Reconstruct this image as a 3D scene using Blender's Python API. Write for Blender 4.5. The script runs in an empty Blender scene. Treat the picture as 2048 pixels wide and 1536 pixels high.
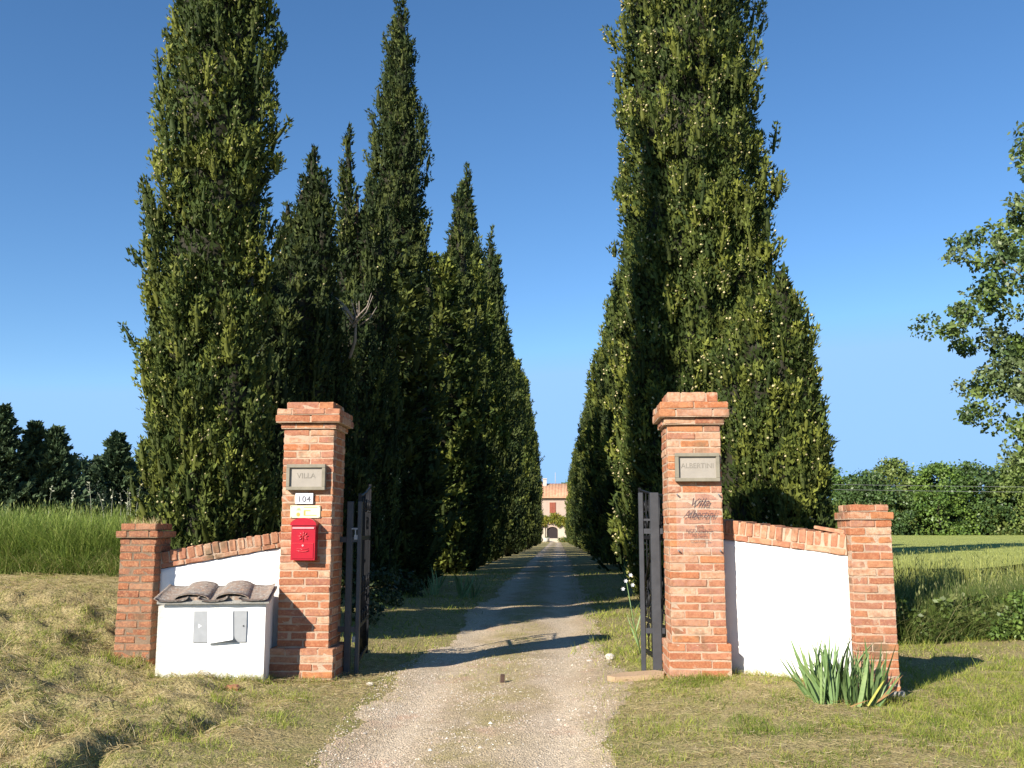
import bpy, math, random
import numpy as np
from mathutils import Vector, Matrix, Euler, noise as mnoise
SC = bpy.context.scene
COL = SC.collection
R = math.radians
rng = np.random.default_rng(7)
random.seed(7)

# ------------------------------------------------------------------ camera
F = 1950.0
PITCH = math.atan(292 / F)
YAW = math.atan(91 * math.cos(PITCH) / F)
EYE = 1.29
cam = bpy.data.cameras.new("camera")
cam.sensor_width = 36.0
cam.lens = 36.0 * F / 2048
cam.clip_start = 0.1
cam.clip_end = 6000
camo = bpy.data.objects.new("camera", cam)
COL.objects.link(camo)
camo.location = (0, 0, EYE)
camo.rotation_euler = (math.pi / 2 + PITCH, 0, YAW)
SC.camera = camo

# ------------------------------------------------------------------ sky, sun, exposure
SUNV = Vector((1.0, 1.40, -0.92)).normalized()          # direction the light travels
ELEV = math.asin(-SUNV.z)
w = bpy.data.worlds.new("World")
SC.world = w
w.use_nodes = True
nt = w.node_tree
nt.nodes.clear()
sky = nt.nodes.new("ShaderNodeTexSky")
sky.sky_type = 'NISHITA'
sky.sun_disc = False
sky.sun_elevation = ELEV
sky.sun_rotation = math.atan2(-SUNV.x, -SUNV.y)
sky.altitude = 200
sky.air_density = 0.85
sky.dust_density = 0.0
sky.ozone_density = 3.0
bg = nt.nodes.new("ShaderNodeBackground")
bg.inputs[1].default_value = 0.095
hsv = nt.nodes.new("ShaderNodeHueSaturation")
hsv.inputs['Saturation'].default_value = 1.16
wo = nt.nodes.new("ShaderNodeOutputWorld")
nt.links.new(sky.outputs[0], hsv.inputs['Color'])
cap = nt.nodes.new("ShaderNodeMix"); cap.data_type = 'RGBA'; cap.blend_type = 'DARKEN'
cap.inputs[0].default_value = 1.0; cap.inputs[7].default_value = (2.05, 3.75, 6.3, 1)      # tames the over-bright horizon band
nt.links.new(hsv.outputs[0], cap.inputs[6])
nt.links.new(cap.outputs[2], bg.inputs[0])
nt.links.new(bg.outputs[0], wo.inputs[0])
sun = bpy.data.lights.new("sun", 'SUN')
sun.energy = 5.0
sun.angle = R(0.5)
sun.color = (1.0, 0.93, 0.82)
suno = bpy.data.objects.new("sun", sun)
COL.objects.link(suno)
suno.rotation_euler = (-SUNV).to_track_quat('Z', 'Y').to_euler()
SC.view_settings.view_transform = 'Standard'
SC.view_settings.look = 'None'
SC.view_settings.exposure = 0.88
SC.view_settings.gamma = 1.0
SC.view_settings.use_curve_mapping = False
SC.render.resolution_x, SC.render.resolution_y = 1024, 768
SC.render.engine = 'CYCLES'
SC.cycles.max_bounces = 5
SC.cycles.diffuse_bounces = 2
SC.cycles.transparent_max_bounces = 6


# ------------------------------------------------------------------ helpers
def tag(o, label=None, cat=None, group=None, kind=None):
    if label: o['label'] = label
    if cat: o['category'] = cat
    if group: o['group'] = group
    if kind: o['kind'] = kind
    return o


def empty(name, loc=(0, 0, 0), rz=0.0, label=None, cat=None, group=None):
    o = bpy.data.objects.new(name, None)
    o.empty_display_size = 0.2
    o.location = loc
    o.rotation_euler = (0, 0, rz)
    COL.objects.link(o)
    return tag(o, label, cat, group)


def link(name, me, parent=None, mat=None):
    if mat is not None:
        me.materials.clear()
        me.materials.append(mat)
    o = bpy.data.objects.new(name, me)
    COL.objects.link(o)
    if parent is not None: o.parent = parent
    return o


def qmesh(name, V, Q, col=None, smooth=False):
    """mesh of quads (or triangles) from numpy arrays"""
    V = np.asarray(V, dtype=np.float32); Q = np.asarray(Q, dtype=np.int32)
    k = Q.shape[1]
    me = bpy.data.meshes.new(name)
    me.vertices.add(len(V)); me.vertices.foreach_set("co", V.ravel())
    me.loops.add(Q.size); me.loops.foreach_set("vertex_index", Q.ravel())
    me.polygons.add(len(Q))
    me.polygons.foreach_set("loop_start", np.arange(0, Q.size, k, dtype=np.int32))
    me.polygons.foreach_set("loop_total", np.full(len(Q), k, dtype=np.int32))
    if smooth: me.polygons.foreach_set("use_smooth", np.ones(len(Q), dtype=bool))
    if col is not None:
        a = me.attributes.new("tint", 'FLOAT_COLOR', 'POINT')
        c = np.ones((len(V), 4), dtype=np.float32); c[:, :3] = col
        a.data.foreach_set("color", c.ravel())
    me.update(calc_edges=True)
    return me


class MB:
    """collects simple solids into one mesh"""
    def __init__(s): s.v = []; s.f = []; s.sm = []

    def box(s, x0, x1, y0, y1, z0, z1, ch=0.0):
        b = len(s.v)
        if ch <= 0:
            s.v += [(x, y, z) for z in (z0, z1) for y in (y0, y1) for x in (x0, x1)]
            for q in ((0, 2, 3, 1), (4, 5, 7, 6), (0, 1, 5, 4), (2, 6, 7, 3), (0, 4, 6, 2), (1, 3, 7, 5)):
                s.f.append(tuple(b + i for i in q)); s.sm.append(False)
        else:
            c = ch
            pr = [(x0 + c, y0), (x1 - c, y0), (x1, y0 + c), (x1, y1 - c), (x1 - c, y1), (x0 + c, y1), (x0, y1 - c), (x0, y0 + c)]
            mx, my = (x0 + x1) / 2, (y0 + y1) / 2
            kx = (x1 - x0 - 2 * c) / (x1 - x0); ky = (y1 - y0 - 2 * c) / (y1 - y0)
            for z, t in ((z0, 1), (z0 + c, 0), (z1 - c, 0), (z1, 1)):
                for (x, y) in pr:
                    s.v.append((mx + (x - mx) * (kx if t else 1), my + (y - my) * (ky if t else 1), z))
            for r in range(3):
                for i in range(8):
                    j = (i + 1) % 8
                    s.f.append((b + r * 8 + i, b + r * 8 + j, b + r * 8 + 8 + j, b + r * 8 + 8 + i)); s.sm.append(False)
            s.f.append(tuple(b + i for i in range(7, -1, -1))); s.sm.append(False)
            s.f.append(tuple(b + 24 + i for i in range(8))); s.sm.append(False)
        return s

    def tube(s, pts, rad, n=6, caps=True, smooth=True):
        pts = [Vector(p) for p in pts]
        rad = rad if hasattr(rad, '__len__') else [rad] * len(pts)
        b = len(s.v)
        up = None
        for i, p in enumerate(pts):
            d = (pts[min(i + 1, len(pts) - 1)] - pts[max(i - 1, 0)])
            d = d.normalized() if d.length > 1e-9 else Vector((0, 0, 1))
            if up is None:
                up = Vector((1, 0, 0)) if abs(d.x) < .8 else Vector((0, 1, 0))
            a = (up - d * up.dot(d)).normalized(); c = d.cross(a); up = a
            for k in range(n):
                t = 2 * math.pi * k / n
                s.v.append(tuple(p + (a * math.cos(t) + c * math.sin(t)) * rad[i]))
        for i in range(len(pts) - 1):
            for k in range(n):
                j = (k + 1) % n
                s.f.append((b + i * n + k, b + i * n + j, b + i * n + n + j, b + i * n + n + k)); s.sm.append(smooth)
        if caps:
            s.f.append(tuple(b + k for k in range(n - 1, -1, -1))); s.sm.append(False)
            s.f.append(tuple(b + (len(pts) - 1) * n + k for k in range(n))); s.sm.append(False)
        return s

    def prism(s, prof, y0, y1):
        """profile in (x,z), extruded from y0 to y1"""
        b = len(s.v); n = len(prof)
        s.v += [(x, y0, z) for x, z in prof] + [(x, y1, z) for x, z in prof]
        s.f.append(tuple(b + i for i in range(n))); s.sm.append(False)
        s.f.append(tuple(b + n + i for i in range(n - 1, -1, -1))); s.sm.append(False)
        for i in range(n):
            j = (i + 1) % n
            s.f.append((b + i, b + n + i, b + n + j, b + j)); s.sm.append(False)
        return s

    def mesh(s, name):
        me = bpy.data.meshes.new(name)
        me.from_pydata(s.v, [], s.f); me.update()
        me.polygons.foreach_set("use_smooth", s.sm)
        return me

    def build(s, name, mat, parent=None):
        return link(name, s.mesh(name), parent, mat)


def text_obj(name, body, size, mat, parent, loc, depth=0.002, shear=0.0, width=None, space=1.0, rz=0.0, thin=0.0):
    cu = bpy.data.curves.new(name, 'FONT')
    cu.offset = thin
    cu.body = body; cu.size = size; cu.extrude = depth / 2; cu.shear = shear
    cu.align_x = 'CENTER'; cu.align_y = 'CENTER'; cu.space_character = space
    tmp = bpy.data.objects.new(name + "_src", cu)
    COL.objects.link(tmp)
    bpy.context.view_layer.update()
    me = bpy.data.meshes.new_from_object(tmp.evaluated_get(bpy.context.evaluated_depsgraph_get()))
    bpy.data.objects.remove(tmp)
    o = link(name, me, parent, mat)
    o.location = loc
    o.rotation_euler = (math.pi / 2, 0, rz)
    if width:
        xs = [v.co.x for v in me.vertices]
        o.scale[0] = width / (max(xs) - min(xs))
    return o


# ------------------------------------------------------------------ materials
def nodes(name):
    m = bpy.data.materials.new(name); m.use_nodes = True
    t = m.node_tree
    return m, t, t.nodes["Principled BSDF"]


def N(t, typ, **kw):
    n = t.nodes.new(typ)
    for k, v in kw.items(): setattr(n, k, v)
    return n


def mixc(t, fac, a, b, mode='MIX'):
    n = N(t, "ShaderNodeMix", data_type='RGBA', blend_type=mode)
    for sock, val in ((n.inputs[0], fac), (n.inputs[6], a), (n.inputs[7], b)):
        if isinstance(val, bpy.types.NodeSocket): t.links.new(val, sock)
        elif isinstance(val, (int, float)): sock.default_value = val
        else: sock.default_value = (*val, 1)
    return n.outputs[2]


def noise_fac(t, vec, scale, lo, hi, detail=4, rough=.6):
    n = N(t, "ShaderNodeTexNoise"); n.inputs['Scale'].default_value = scale
    n.inputs['Detail'].default_value = detail; n.inputs['Roughness'].default_value = rough
    if vec is not None: t.links.new(vec, n.inputs['Vector'])
    r = N(t, "ShaderNodeMapRange"); r.inputs[1].default_value = lo; r.inputs[2].default_value = hi
    t.links.new(n.outputs[0], r.inputs[0])
    return r.outputs[0]


def bump(t, b, h, strength=.5, dist=.01):
    n = N(t, "ShaderNodeBump"); n.inputs['Strength'].default_value = strength
    n.inputs['Distance'].default_value = dist
    t.links.new(h, n.inputs['Height']); t.links.new(n.outputs[0], b.inputs['Normal'])


def simple(name, c, rough=.7, var=.25, scale=6.0, bstr=.3, bdist=.004, metal=0.0, c2=None, spec=.3):
    m, t, b = nodes(name)
    tc = N(t, "ShaderNodeTexCoord")
    f = noise_fac(t, tc.outputs['Object'], scale, .3, .7)
    dark = tuple(x * (1 - var) for x in c) if c2 is None else c2
    b.inputs['Roughness'].default_value = rough
    b.inputs['Metallic'].default_value = metal
    b.inputs['Specular IOR Level'].default_value = spec
    t.links.new(mixc(t, f, c, dark), b.inputs['Base Color'])
    if bstr > 0: bump(t, b, noise_fac(t, tc.outputs['Object'], scale * 8, .2, .8), bstr, bdist)
    return m


def tinted(name, rough=.75, trans=0.0, spec=.2):
    m, t, b = nodes(name)
    a = N(t, "ShaderNodeAttribute"); a.attribute_name = "tint"
    t.links.new(a.outputs['Color'], b.inputs['Base Color'])
    b.inputs['Roughness'].default_value = rough
    b.inputs['Specular IOR Level'].default_value = spec
    if trans > 0:
        tr = N(t, "ShaderNodeBsdfTranslucent"); t.links.new(a.outputs['Color'], tr.inputs[0])
        mx = N(t, "ShaderNodeMixShader"); mx.inputs[0].default_value = trans
        out = [n for n in t.nodes if n.type == 'OUTPUT_MATERIAL'][0]
        t.links.new(b.outputs[0], mx.inputs[1]); t.links.new(tr.outputs[0], mx.inputs[2])
        t.links.new(mx.outputs[0], out.inputs[0])
    return m


def brick_mat(name, stops, pale=(.60, .45, .31), pale_lo=.57, pale_hi=.74):
    m, t, b = nodes(name)
    oi = N(t, "ShaderNodeObjectInfo"); tc = N(t, "ShaderNodeTexCoord")
    cr = N(t, "ShaderNodeValToRGB"); cr.color_ramp.interpolation = 'LINEAR'
    els = cr.color_ramp.elements
    for i, (p, c) in enumerate(stops):
        e = els[i] if i < 2 else els.new(p)
        e.position = p; e.color = (*c, 1)
    t.links.new(oi.outputs['Random'], cr.inputs[0])
    off = N(t, "ShaderNodeVectorMath", operation='MULTIPLY_ADD')
    cx = N(t, "ShaderNodeCombineXYZ")
    for i in range(3): t.links.new(oi.outputs['Random'], cx.inputs[i])
    t.links.new(cx.outputs[0], off.inputs[0]); off.inputs[1].default_value = (37, 91, 53)
    t.links.new(tc.outputs['Object'], off.inputs[2])
    v = off.outputs[0]
    c1 = mixc(t, noise_fac(t, v, 22, .42, .8), cr.outputs[0], (.27, .10, .05))
    c1 = mixc(t, noise_fac(t, v, 60, .45, .75), c1, (.50, .25, .13))
    geo = N(t, "ShaderNodeNewGeometry")
    c2 = mixc(t, noise_fac(t, v, 9, pale_lo, pale_hi, 6, .7), c1, pale)
    c3 = mixc(t, noise_fac(t, geo.outputs['Position'], 3.0, .57, .72, 5), c2, (.17, .13, .08))
    c3 = mixc(t, 1.0, c3, (.90, .88, .88), 'MULTIPLY')
    t.links.new(c3, b.inputs['Base Color'])
    b.inputs['Roughness'].default_value = .9; b.inputs['Specular IOR Level'].default_value = .1
    bump(t, b, noise_fac(t, v, 70, .2, .8, 6), .55, .004)
    return m


M = {}
M['brick'] = brick_mat("old_brick", [(0, (.31, .13, .085)), (1, (.58, .42, .29)), (.2, (.46, .165, .07)), (.36, (.42, .215, .145)),
                                     (.52, (.37, .165, .115)), (.66, (.50, .21, .085)), (.80, (.44, .26, .18)), (.9, (.54, .34, .22))])
M['brick_worn'] = brick_mat("weathered_brick", [(0, (.24, .10, .06)), (1, (.38, .25, .16)), (.3, (.32, .13, .065)), (.55, (.26, .13, .085)), (.8, (.33, .18, .11))],
                            (.42, .33, .22), .58, .78)
M['brick_pale'] = brick_mat("coping_brick", [(0, (.46, .22, .13)), (1, (.60, .42, .28)), (.3, (.42, .19, .12)), (.55, (.52, .30, .19)), (.8, (.48, .24, .14))])
M['mortar'] = simple("lime_mortar", (.54, .39, .275), .95, .3, 14, .8, .006)
M['mortar_dark'] = simple("dirty_mortar", (.26, .18, .12), .95, .4, 14, .8, .006)
M['plaster'] = simple("white_limewash", (.84, .83, .80), .9, .05, 3, .5, .003)
def limewash():
    m, t, b = nodes("stained_limewash")
    geo = N(t, "ShaderNodeNewGeometry"); p = geo.outputs['Position']
    sc_ = N(t, "ShaderNodeMapping"); sc_.inputs['Scale'].default_value = (14, 14, 1.4); t.links.new(p, sc_.inputs[0])
    c = mixc(t, noise_fac(t, sc_.outputs[0], 1.0, .58, .75, 5), (.84, .83, .80), (.72, .70, .64))
    c = mixc(t, noise_fac(t, p, 2.2, .55, .8, 6), c, (.76, .74, .68))
    sz = N(t, "ShaderNodeSeparateXYZ"); t.links.new(p, sz.inputs[0])
    mr = N(t, "ShaderNodeMapRange"); mr.inputs[1].default_value = .26; mr.inputs[2].default_value = .06; t.links.new(sz.outputs[2], mr.inputs[0])
    mu = N(t, "ShaderNodeMath", operation='MULTIPLY'); t.links.new(mr.outputs[0], mu.inputs[0]); t.links.new(noise_fac(t, p, 13, .35, .65, 6), mu.inputs[1])
    c = mixc(t, mu.outputs[0], c, (.44, .38, .28))
    t.links.new(c, b.inputs['Base Color']); b.inputs['Roughness'].default_value = .92; b.inputs['Specular IOR Level'].default_value = .1
    bump(t, b, noise_fac(t, p, 26, .2, .8, 6), .5, .004)
    return m


M['plaster'] = limewash()
M['ivory'] = simple("old_plaster", (.68, .66, .58), .9, .2, 10, .8, .008)
M['stone'] = simple("plaque_stone", (.36, .32, .27), .8, .18, 8, .3, .002)
M['stone_frame'] = simple("plaque_stone_frame", (.27, .24, .18), .8, .3, 10, .3, .002)
M['letter'] = simple("faded_letter_paint", (.27, .24, .20), .8, .25, 30, 0)
M['enamel'] = simple("white_enamel", (.66, .66, .70), .3, .04, 5, 0)
M['sign_yellow'] = simple("pale_yellow_sign", (.74, .66, .44), .4, .04, 5, 0)
M['print_orange'] = simple("faded_orange_print", (.72, .34, .08), .5, .1, 8, 0)
M['print_green'] = simple("faded_green_print", (.34, .48, .20), .5, .1, 8, 0)
M['print_dark'] = simple("dark_print", (.10, .10, .11), .5, .1, 8, 0)
M['script'] = simple("script_print", (.12, .07, .07), .5, .2, 40, 0)
M['red'] = simple("red_enamel_paint", (.42, .004, .018), .32, .18, 9, .08, .001, spec=.5)
M['red_relief'] = simple("red_relief_paint", (.62, .05, .06), .3, .1, 30, 0, spec=.6)
M['red_highlight'] = simple("pink_highlight_paint", (.75, .32, .33), .35, .15, 30, 0)  # slot flap's pale highlight put into the colour; the lock shares it
M['iron'] = simple("grey_painted_iron", (.055, .058, .065), .45, .3, 12, .15, .001, spec=.5)
M['iron_black'] = simple("black_iron", (.012, .012, .014), .5, .3, 12, .15, .001, spec=.3)
M['zinc'] = simple("galvanised_steel", (.35, .35, .36), .4, .25, 30, 0, metal=.6)
M['meter'] = simple("grey_meter_door", (.36, .37, .38), .55, .16, 14, .2, .001)
M['paper'] = simple("white_paper", (.85, .85, .84), .8, .03, 6, 0)
M['concrete'] = simple("footing_concrete", (.42, .40, .36), .9, .35, 12, .8, .006)
M['threshold'] = simple("sandstone_slab", (.46, .32, .20), .9, .15, 5, .5, .004)
M['pebble'] = simple("pale_stone", (.60, .55, .47), .85, .25, 30, .3, .002)
M['bark'] = simple("bark", (.12, .085, .06), .95, .4, 8, .9, .01)
M['deadwood'] = simple("dead_twig", (.34, .28, .23), .9, .3, 12, .4, .003)
M['rust'] = simple("rusty_iron", (.10, .06, .045), .8, .4, 30, .5, .002)
M['wire'] = simple("grey_cable", (.16, .16, .16), .6, .1, 3, 0)
M['foliage'] = tinted("cypress_foliage", .7, .08)
M['leaf'] = tinted("broad_leaf", .45, .22, .35)
M['grass'] = tinted("grass_blade", .7, .35)
M['seedcone'] = tinted("seed_cone", .8)


def tile_mat():
    m, t, b = nodes("lichen_roof_tile")
    tc = N(t, "ShaderNodeTexCoord"); oi = N(t, "ShaderNodeObjectInfo")
    c = mixc(t, noise_fac(t, tc.outputs['Object'], 9, .35, .65, 6), (.30, .20, .14), (.22, .20, .18))
    c = mixc(t, noise_fac(t, tc.outputs['Object'], 34, .50, .62, 6, .75), c, (.42, .38, .32))
    c = mixc(t, noise_fac(t, tc.outputs['Object'], 25, .62, .7, 4), c, (.06, .055, .05))
    c = mixc(t, noise_fac(t, tc.outputs['Object'], 6, .60, .70, 3), c, (.46, .28, .17))
    t.links.new(c, b.inputs['Base Color']); b.inputs['Roughness'].default_value = .95
    bump(t, b, noise_fac(t, tc.outputs['Object'], 60, .2, .8, 6), .8, .008)
    return m


M['tile'] = tile_mat()


def ground_mat():
    m, t, b = nodes("thatchy_grass_soil")
    geo = N(t, "ShaderNodeNewGeometry"); p = geo.outputs['Position']
    c = mixc(t, noise_fac(t, p, 1.3, .35, .65, 6), (.38, .30, .14), (.25, .25, .08))
    c = mixc(t, noise_fac(t, p, 9, .42, .66, 6), c, (.42, .33, .17))
    c = mixc(t, noise_fac(t, p, 55, .5, .7, 4), c, (.07, .055, .03))
    t.links.new(c, b.inputs['Base Color']); b.inputs['Roughness'].default_value = .95
    b.inputs['Specular IOR Level'].default_value = .1
    bump(t, b, noise_fac(t, p, 45, .2, .8, 6), .9, .02)
    return m


def lane_mat():
    m, t, b = nodes("gravel")
    geo = N(t, "ShaderNodeNewGeometry"); p = geo.outputs['Position']
    sx = N(t, "ShaderNodeSeparateXYZ"); t.links.new(p, sx.inputs[0])
    wv = N(t, "ShaderNodeTexNoise"); wv.inputs['Scale'].default_value = 1.1; wv.inputs['Detail'].default_value = 5; t.links.new(p, wv.inputs['Vector'])

    def math_(op, a, c=None):
        n = N(t, "ShaderNodeMath", operation=op)
        for k, v in enumerate((a, c)):
            if v is None: continue
            if isinstance(v, (int, float)): n.inputs[k].default_value = v
            else: t.links.new(v, n.inputs[k])
        return n.outputs[0]
    xx = math_('ADD', sx.outputs[0], math_('MULTIPLY', math_('SUBTRACT', wv.outputs[0], .5), .9))
    d = math_('ABSOLUTE', math_('ADD', xx, .52))                       # distance from the middle of the track
    mid = N(t, "ShaderNodeMapRange"); mid.inputs[1].default_value = .38; mid.inputs[2].default_value = .10; t.links.new(d, mid.inputs[0])
    rut = math_('ABSOLUTE', math_('SUBTRACT', d, .56))
    rt = N(t, "ShaderNodeMapRange"); rt.inputs[1].default_value = .30; rt.inputs[2].default_value = .05; t.links.new(rut, rt.inputs[0])
    c = mixc(t, noise_fac(t, p, .9, .38, .62, 5), (.50, .39, .25), (.43, .33, .22))
    c = mixc(t, math_('MULTIPLY', rt.outputs[0], .75), c, (.58, .47, .34))                                  # compacted pale ruts
    c = mixc(t, math_('MULTIPLY', mid.outputs[0], noise_fac(t, p, 2.6, .36, .60, 5)), c, (.36, .29, .14))   # straw and soil in the middle
    c = mixc(t, noise_fac(t, p, 1.4, .58, .70, 5), c, (.50, .34, .23))
    vo = N(t, "ShaderNodeTexVoronoi"); vo.inputs['Scale'].default_value = 75
    t.links.new(p, vo.inputs['Vector'])
    hs = N(t, "ShaderNodeSeparateColor"); t.links.new(vo.outputs['Color'], hs.inputs[0])
    r = N(t, "ShaderNodeMapRange"); r.inputs[3].default_value = .72; r.inputs[4].default_value = 1.22
    t.links.new(hs.outputs[0], r.inputs[0])
    cc = N(t, "ShaderNodeCombineColor")
    for i in range(3): t.links.new(r.outputs[0], cc.inputs[i])
    c = mixc(t, 1.0, c, cc.outputs[0], 'MULTIPLY')
    c = mixc(t, noise_fac(t, p, 34, .60, .68, 4), c, (.20, .16, .11))
    t.links.new(c, b.inputs['Base Color']); b.inputs['Roughness'].default_value = .95
    b.inputs['Specular IOR Level'].default_value = .15
    bump(t, b, vo.outputs['Distance'], .8, .01)
    return m


M['ground'] = ground_mat()
M['lane'] = lane_mat()


# ------------------------------------------------------------------ terrain
def fbm(X, Y, seed=0, scale=1.0, oct=3):
    """cheap smooth value noise, vectorised"""
    out = np.zeros_like(X, dtype=float); amp = 1.0; tot = 0
    for o in range(oct):
        x = X / scale + 17.3 * seed + 5.1 * o; y = Y / scale - 9.7 * seed + 3.3 * o
        xi = np.floor(x).astype(np.int64); yi = np.floor(y).astype(np.int64)
        fx = x - xi; fy = y - yi; fx = fx * fx * (3 - 2 * fx); fy = fy * fy * (3 - 2 * fy)

        def h(a, b_):
            n = (a * 374761393 + b_ * 668265263 + seed * 144665) & 0x7fffffff
            n = ((n ^ (n >> 13)) * 1274126177) & 0x7fffffff
            return ((n ^ (n >> 16)) & 0xffff) / 65535.0
        v = (h(xi, yi) * (1 - fx) + h(xi + 1, yi) * fx) * (1 - fy) + (h(xi, yi + 1) * (1 - fx) + h(xi + 1, yi + 1) * fx) * fy
        out += amp * (v - .5); tot += amp; amp *= .5; scale = scale / 2.1
    return out / tot * 2


CTRL = np.array([
    (-.5, 3, -.14), (-.5, 5, -.06), (-.5, 6.5, -.03), (-.5, 8, .0), (-.5, 10, .01), (-.5, 13, .0), (-.5, 18, .0), (-.5, 25, .0),
    (-1.4, 6, -.03), (-1.6, 7.5, .0), (-1.9, 8.2, .03), (-2.5, 8.2, .05), (-2.0, 10, .03), (-2.3, 12, .05), (-3.5, 12, .35),
    (-2.0, 6.0, .02), (-2.2, 7, .06), (-2.9, 8.2, .10), (-3.4, 8.2, .18), (-3.7, 8.0, .25), (-3.0, 7.2, .13), (-3.0, 6, .12), (-2.6, 5, .0),
    (-4.2, 8.0, .38), (-4.2, 7, .37), (-4.2, 6, .33), (-4.5, 5, .10), (-4.3, 9.2, .62), (-4.5, 10.2, .80), (-4.0, 10.2, .74), (-5.5, 8, .5), (-5.5, 10.2, .82),
    (-6, 6, .32), (-7, 9, .8), (-6, 12, .85), (-8, 12, .86), (-9, 6, .5), (-9, 16, .9), (-4.5, 13, .7), (-4.0, 16, .4), (-3.6, 20, .12), (-8, 25, .5),
    (-3.3, 9.6, .35), (-2.9, 10.6, .25),
    (.6, 6, -.03), (.9, 8, .07), (1.4, 8.2, .10), (2, 8, .08), (2.6, 7.7, .0), (2.6, 6.5, -.03), (1.5, 6.3, .0), (4, 7, -.05), (6, 7, -.05),
    (3.2, 9, .03), (2.4, 10, .05), (1.5, 11, .03), (1.5, 16, .02), (4.5, 11.5, .0), (6, 13, .03), (8, 16, .05), (3, 16, .03), (9, 9, .0), (12, 18, .05),
    (2, 3, -.15), (6, 3, -.18), (-6, 2, -.1), (3, 25, .03), (12, 30, .03)], dtype=float)


def _rbf():
    c = CTRL[:, :2]; d = np.hypot(c[:, None, 0] - c[None, :, 0], c[:, None, 1] - c[None, :, 1])
    return np.linalg.solve(np.sqrt(d * d + .35) + np.eye(len(c)) * -.02, CTRL[:, 2] - .05)


RBW = _rbf()


def lane_edges(Y):
    l = np.interp(Y, [3, 5.6, 7.7, 9, 12, 20, 180], [-1.7, -1.42, -1.50, -1.52, -1.35, -1.3, -1.4])
    r = np.interp(Y, [3, 5.6, 7.7, 9, 10, 12, 20, 180], [.55, .26, .42, .58, .45, .45, .5, .5])
    return l, r


def ground_z(X, Y, fine=True):
    X = np.asarray(X, dtype=float); Y = np.asarray(Y, dtype=float)
    sh = X.shape; x = X.ravel(); y = Y.ravel()
    out = np.zeros_like(x)
    for i in range(0, len(x), 40000):
        a = x[i:i + 40000, None] - CTRL[None, :, 0]; b = y[i:i + 40000, None] - CTRL[None, :, 1]
        out[i:i + 40000] = np.sqrt(a * a + b * b + .35) @ RBW + .05
    near = np.clip((32 - y) / 12, 0, 1) * np.clip((14 - np.abs(x)) / 4, 0, 1) * np.clip((y + 1) / 3, 0, 1)
    far = .0 - 0.9 * np.clip((y - 25) / 150, 0, 1) * np.clip((14 - np.abs(x + .45)) / 8, 0, 1)
    far = far + np.clip((-x - 6) / 6, 0, 1) * .5 * np.clip((70 - y) / 40, 0, 1)
    z = out * near + far * (1 - near)
    if fine:
        l, r = lane_edges(y)
        off = np.clip(np.maximum(l - .05 - x, x - r - .05) / .5, 0, 1)
        nr = np.clip((30 - y) / 10, 0, 1)
        bank = np.clip((-x - 1.9) / .8, 0, 1) * np.clip((9.6 - y) / .6, 0, 1)
        z = z + nr * off * (.012 + .10 * bank) * fbm(x, y, 3, .46, 3) + nr * off * bank * .07 * fbm(x, y, 9, .16, 2)
        z = z + nr * off * .012 * fbm(x, y, 5, .12, 2)
        z = z + nr * (1 - off) * .012 * fbm(x, y, 6, .9, 3)
        # wheel ruts of the lane
        c = (l + r) / 2
        z = z - nr * (1 - off) * .022 * np.exp(-((np.abs(x - c) - .55) / .22) ** 2)
        # small ditch edge on the left of the lane mouth
        t = np.clip((y - 5.5) / 1.5, 0, 1)
        xe = -2.58 + .42 * t + .10 * fbm(x * 0, y, 4, .3, 2)
        z = z - .06 * np.exp(-((x - xe - .07) / .075) ** 2) * np.clip((7.1 - y) / .4, 0, 1) * np.clip((y - 4.6) / .3, 0, 1)
        z = z + .03 * np.exp(-((x - xe + .10) / .12) ** 2) * np.clip((7.1 - y) / .5, 0, 1) * np.clip((y - 4.6) / .3, 0, 1)
    return z.reshape(sh)


def gz(x, y): return float(ground_z(np.array([x]), np.array([y]))[0])


def spread(dense, lo, hi, step, grow=1.12, far=2500):
    a = list(np.arange(lo, hi, step))
    s = step; x = a[-1]
    while x < far: s *= grow; x += s; a.append(x)
    s = step; x = a[0]
    while x > -far: s *= grow; x -= s; a.insert(0, x)
    return np.array(a)


xs = spread(0, -5.0, 4.6, .042)
ys = [v for v in spread(0, 4.8, 10.6, .042) if v > -40]
XX, YY = np.meshgrid(xs, np.array(ys))
ZZ = ground_z(XX, YY)
nx = XX.shape[1]; ny = XX.shape[0]
V = np.stack([XX, YY, ZZ], -1).reshape(-1, 3)
ii, jj = np.meshgrid(np.arange(nx - 1), np.arange(ny - 1))
q = (jj * nx + ii).ravel()
Q = np.stack([q, q + 1, q + nx + 1, q + nx], 1)
g = link("ground", qmesh("ground", V, Q, smooth=True), None, M['ground'])
tag(g, kind='structure')

# lane strip
ly = np.concatenate([np.arange(3.0, 12, .03), np.arange(12, 40, .12), np.arange(40, 178, .6)])
ls = np.linspace(0, 1, 61)
le, re = lane_edges(ly)
le = le + .06 + .18 * fbm(ly, ly * 0, 21, .7, 3) + .05 * fbm(ly, ly * 0, 22, .09, 2)
re = re + .05 + .16 * fbm(ly, ly * 0, 23, .7, 3) + .05 * fbm(ly, ly * 0, 24, .09, 2)
LX = le[:, None] + (re - le)[:, None] * ls[None, :]
LY = np.repeat(ly[:, None], 61, 1)
LZ = ground_z(LX, LY) + .006 + .004 * fbm(LX, LY, 8, .05, 2) * (LY < 14)
LZ[LY > 40] += .02
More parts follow.
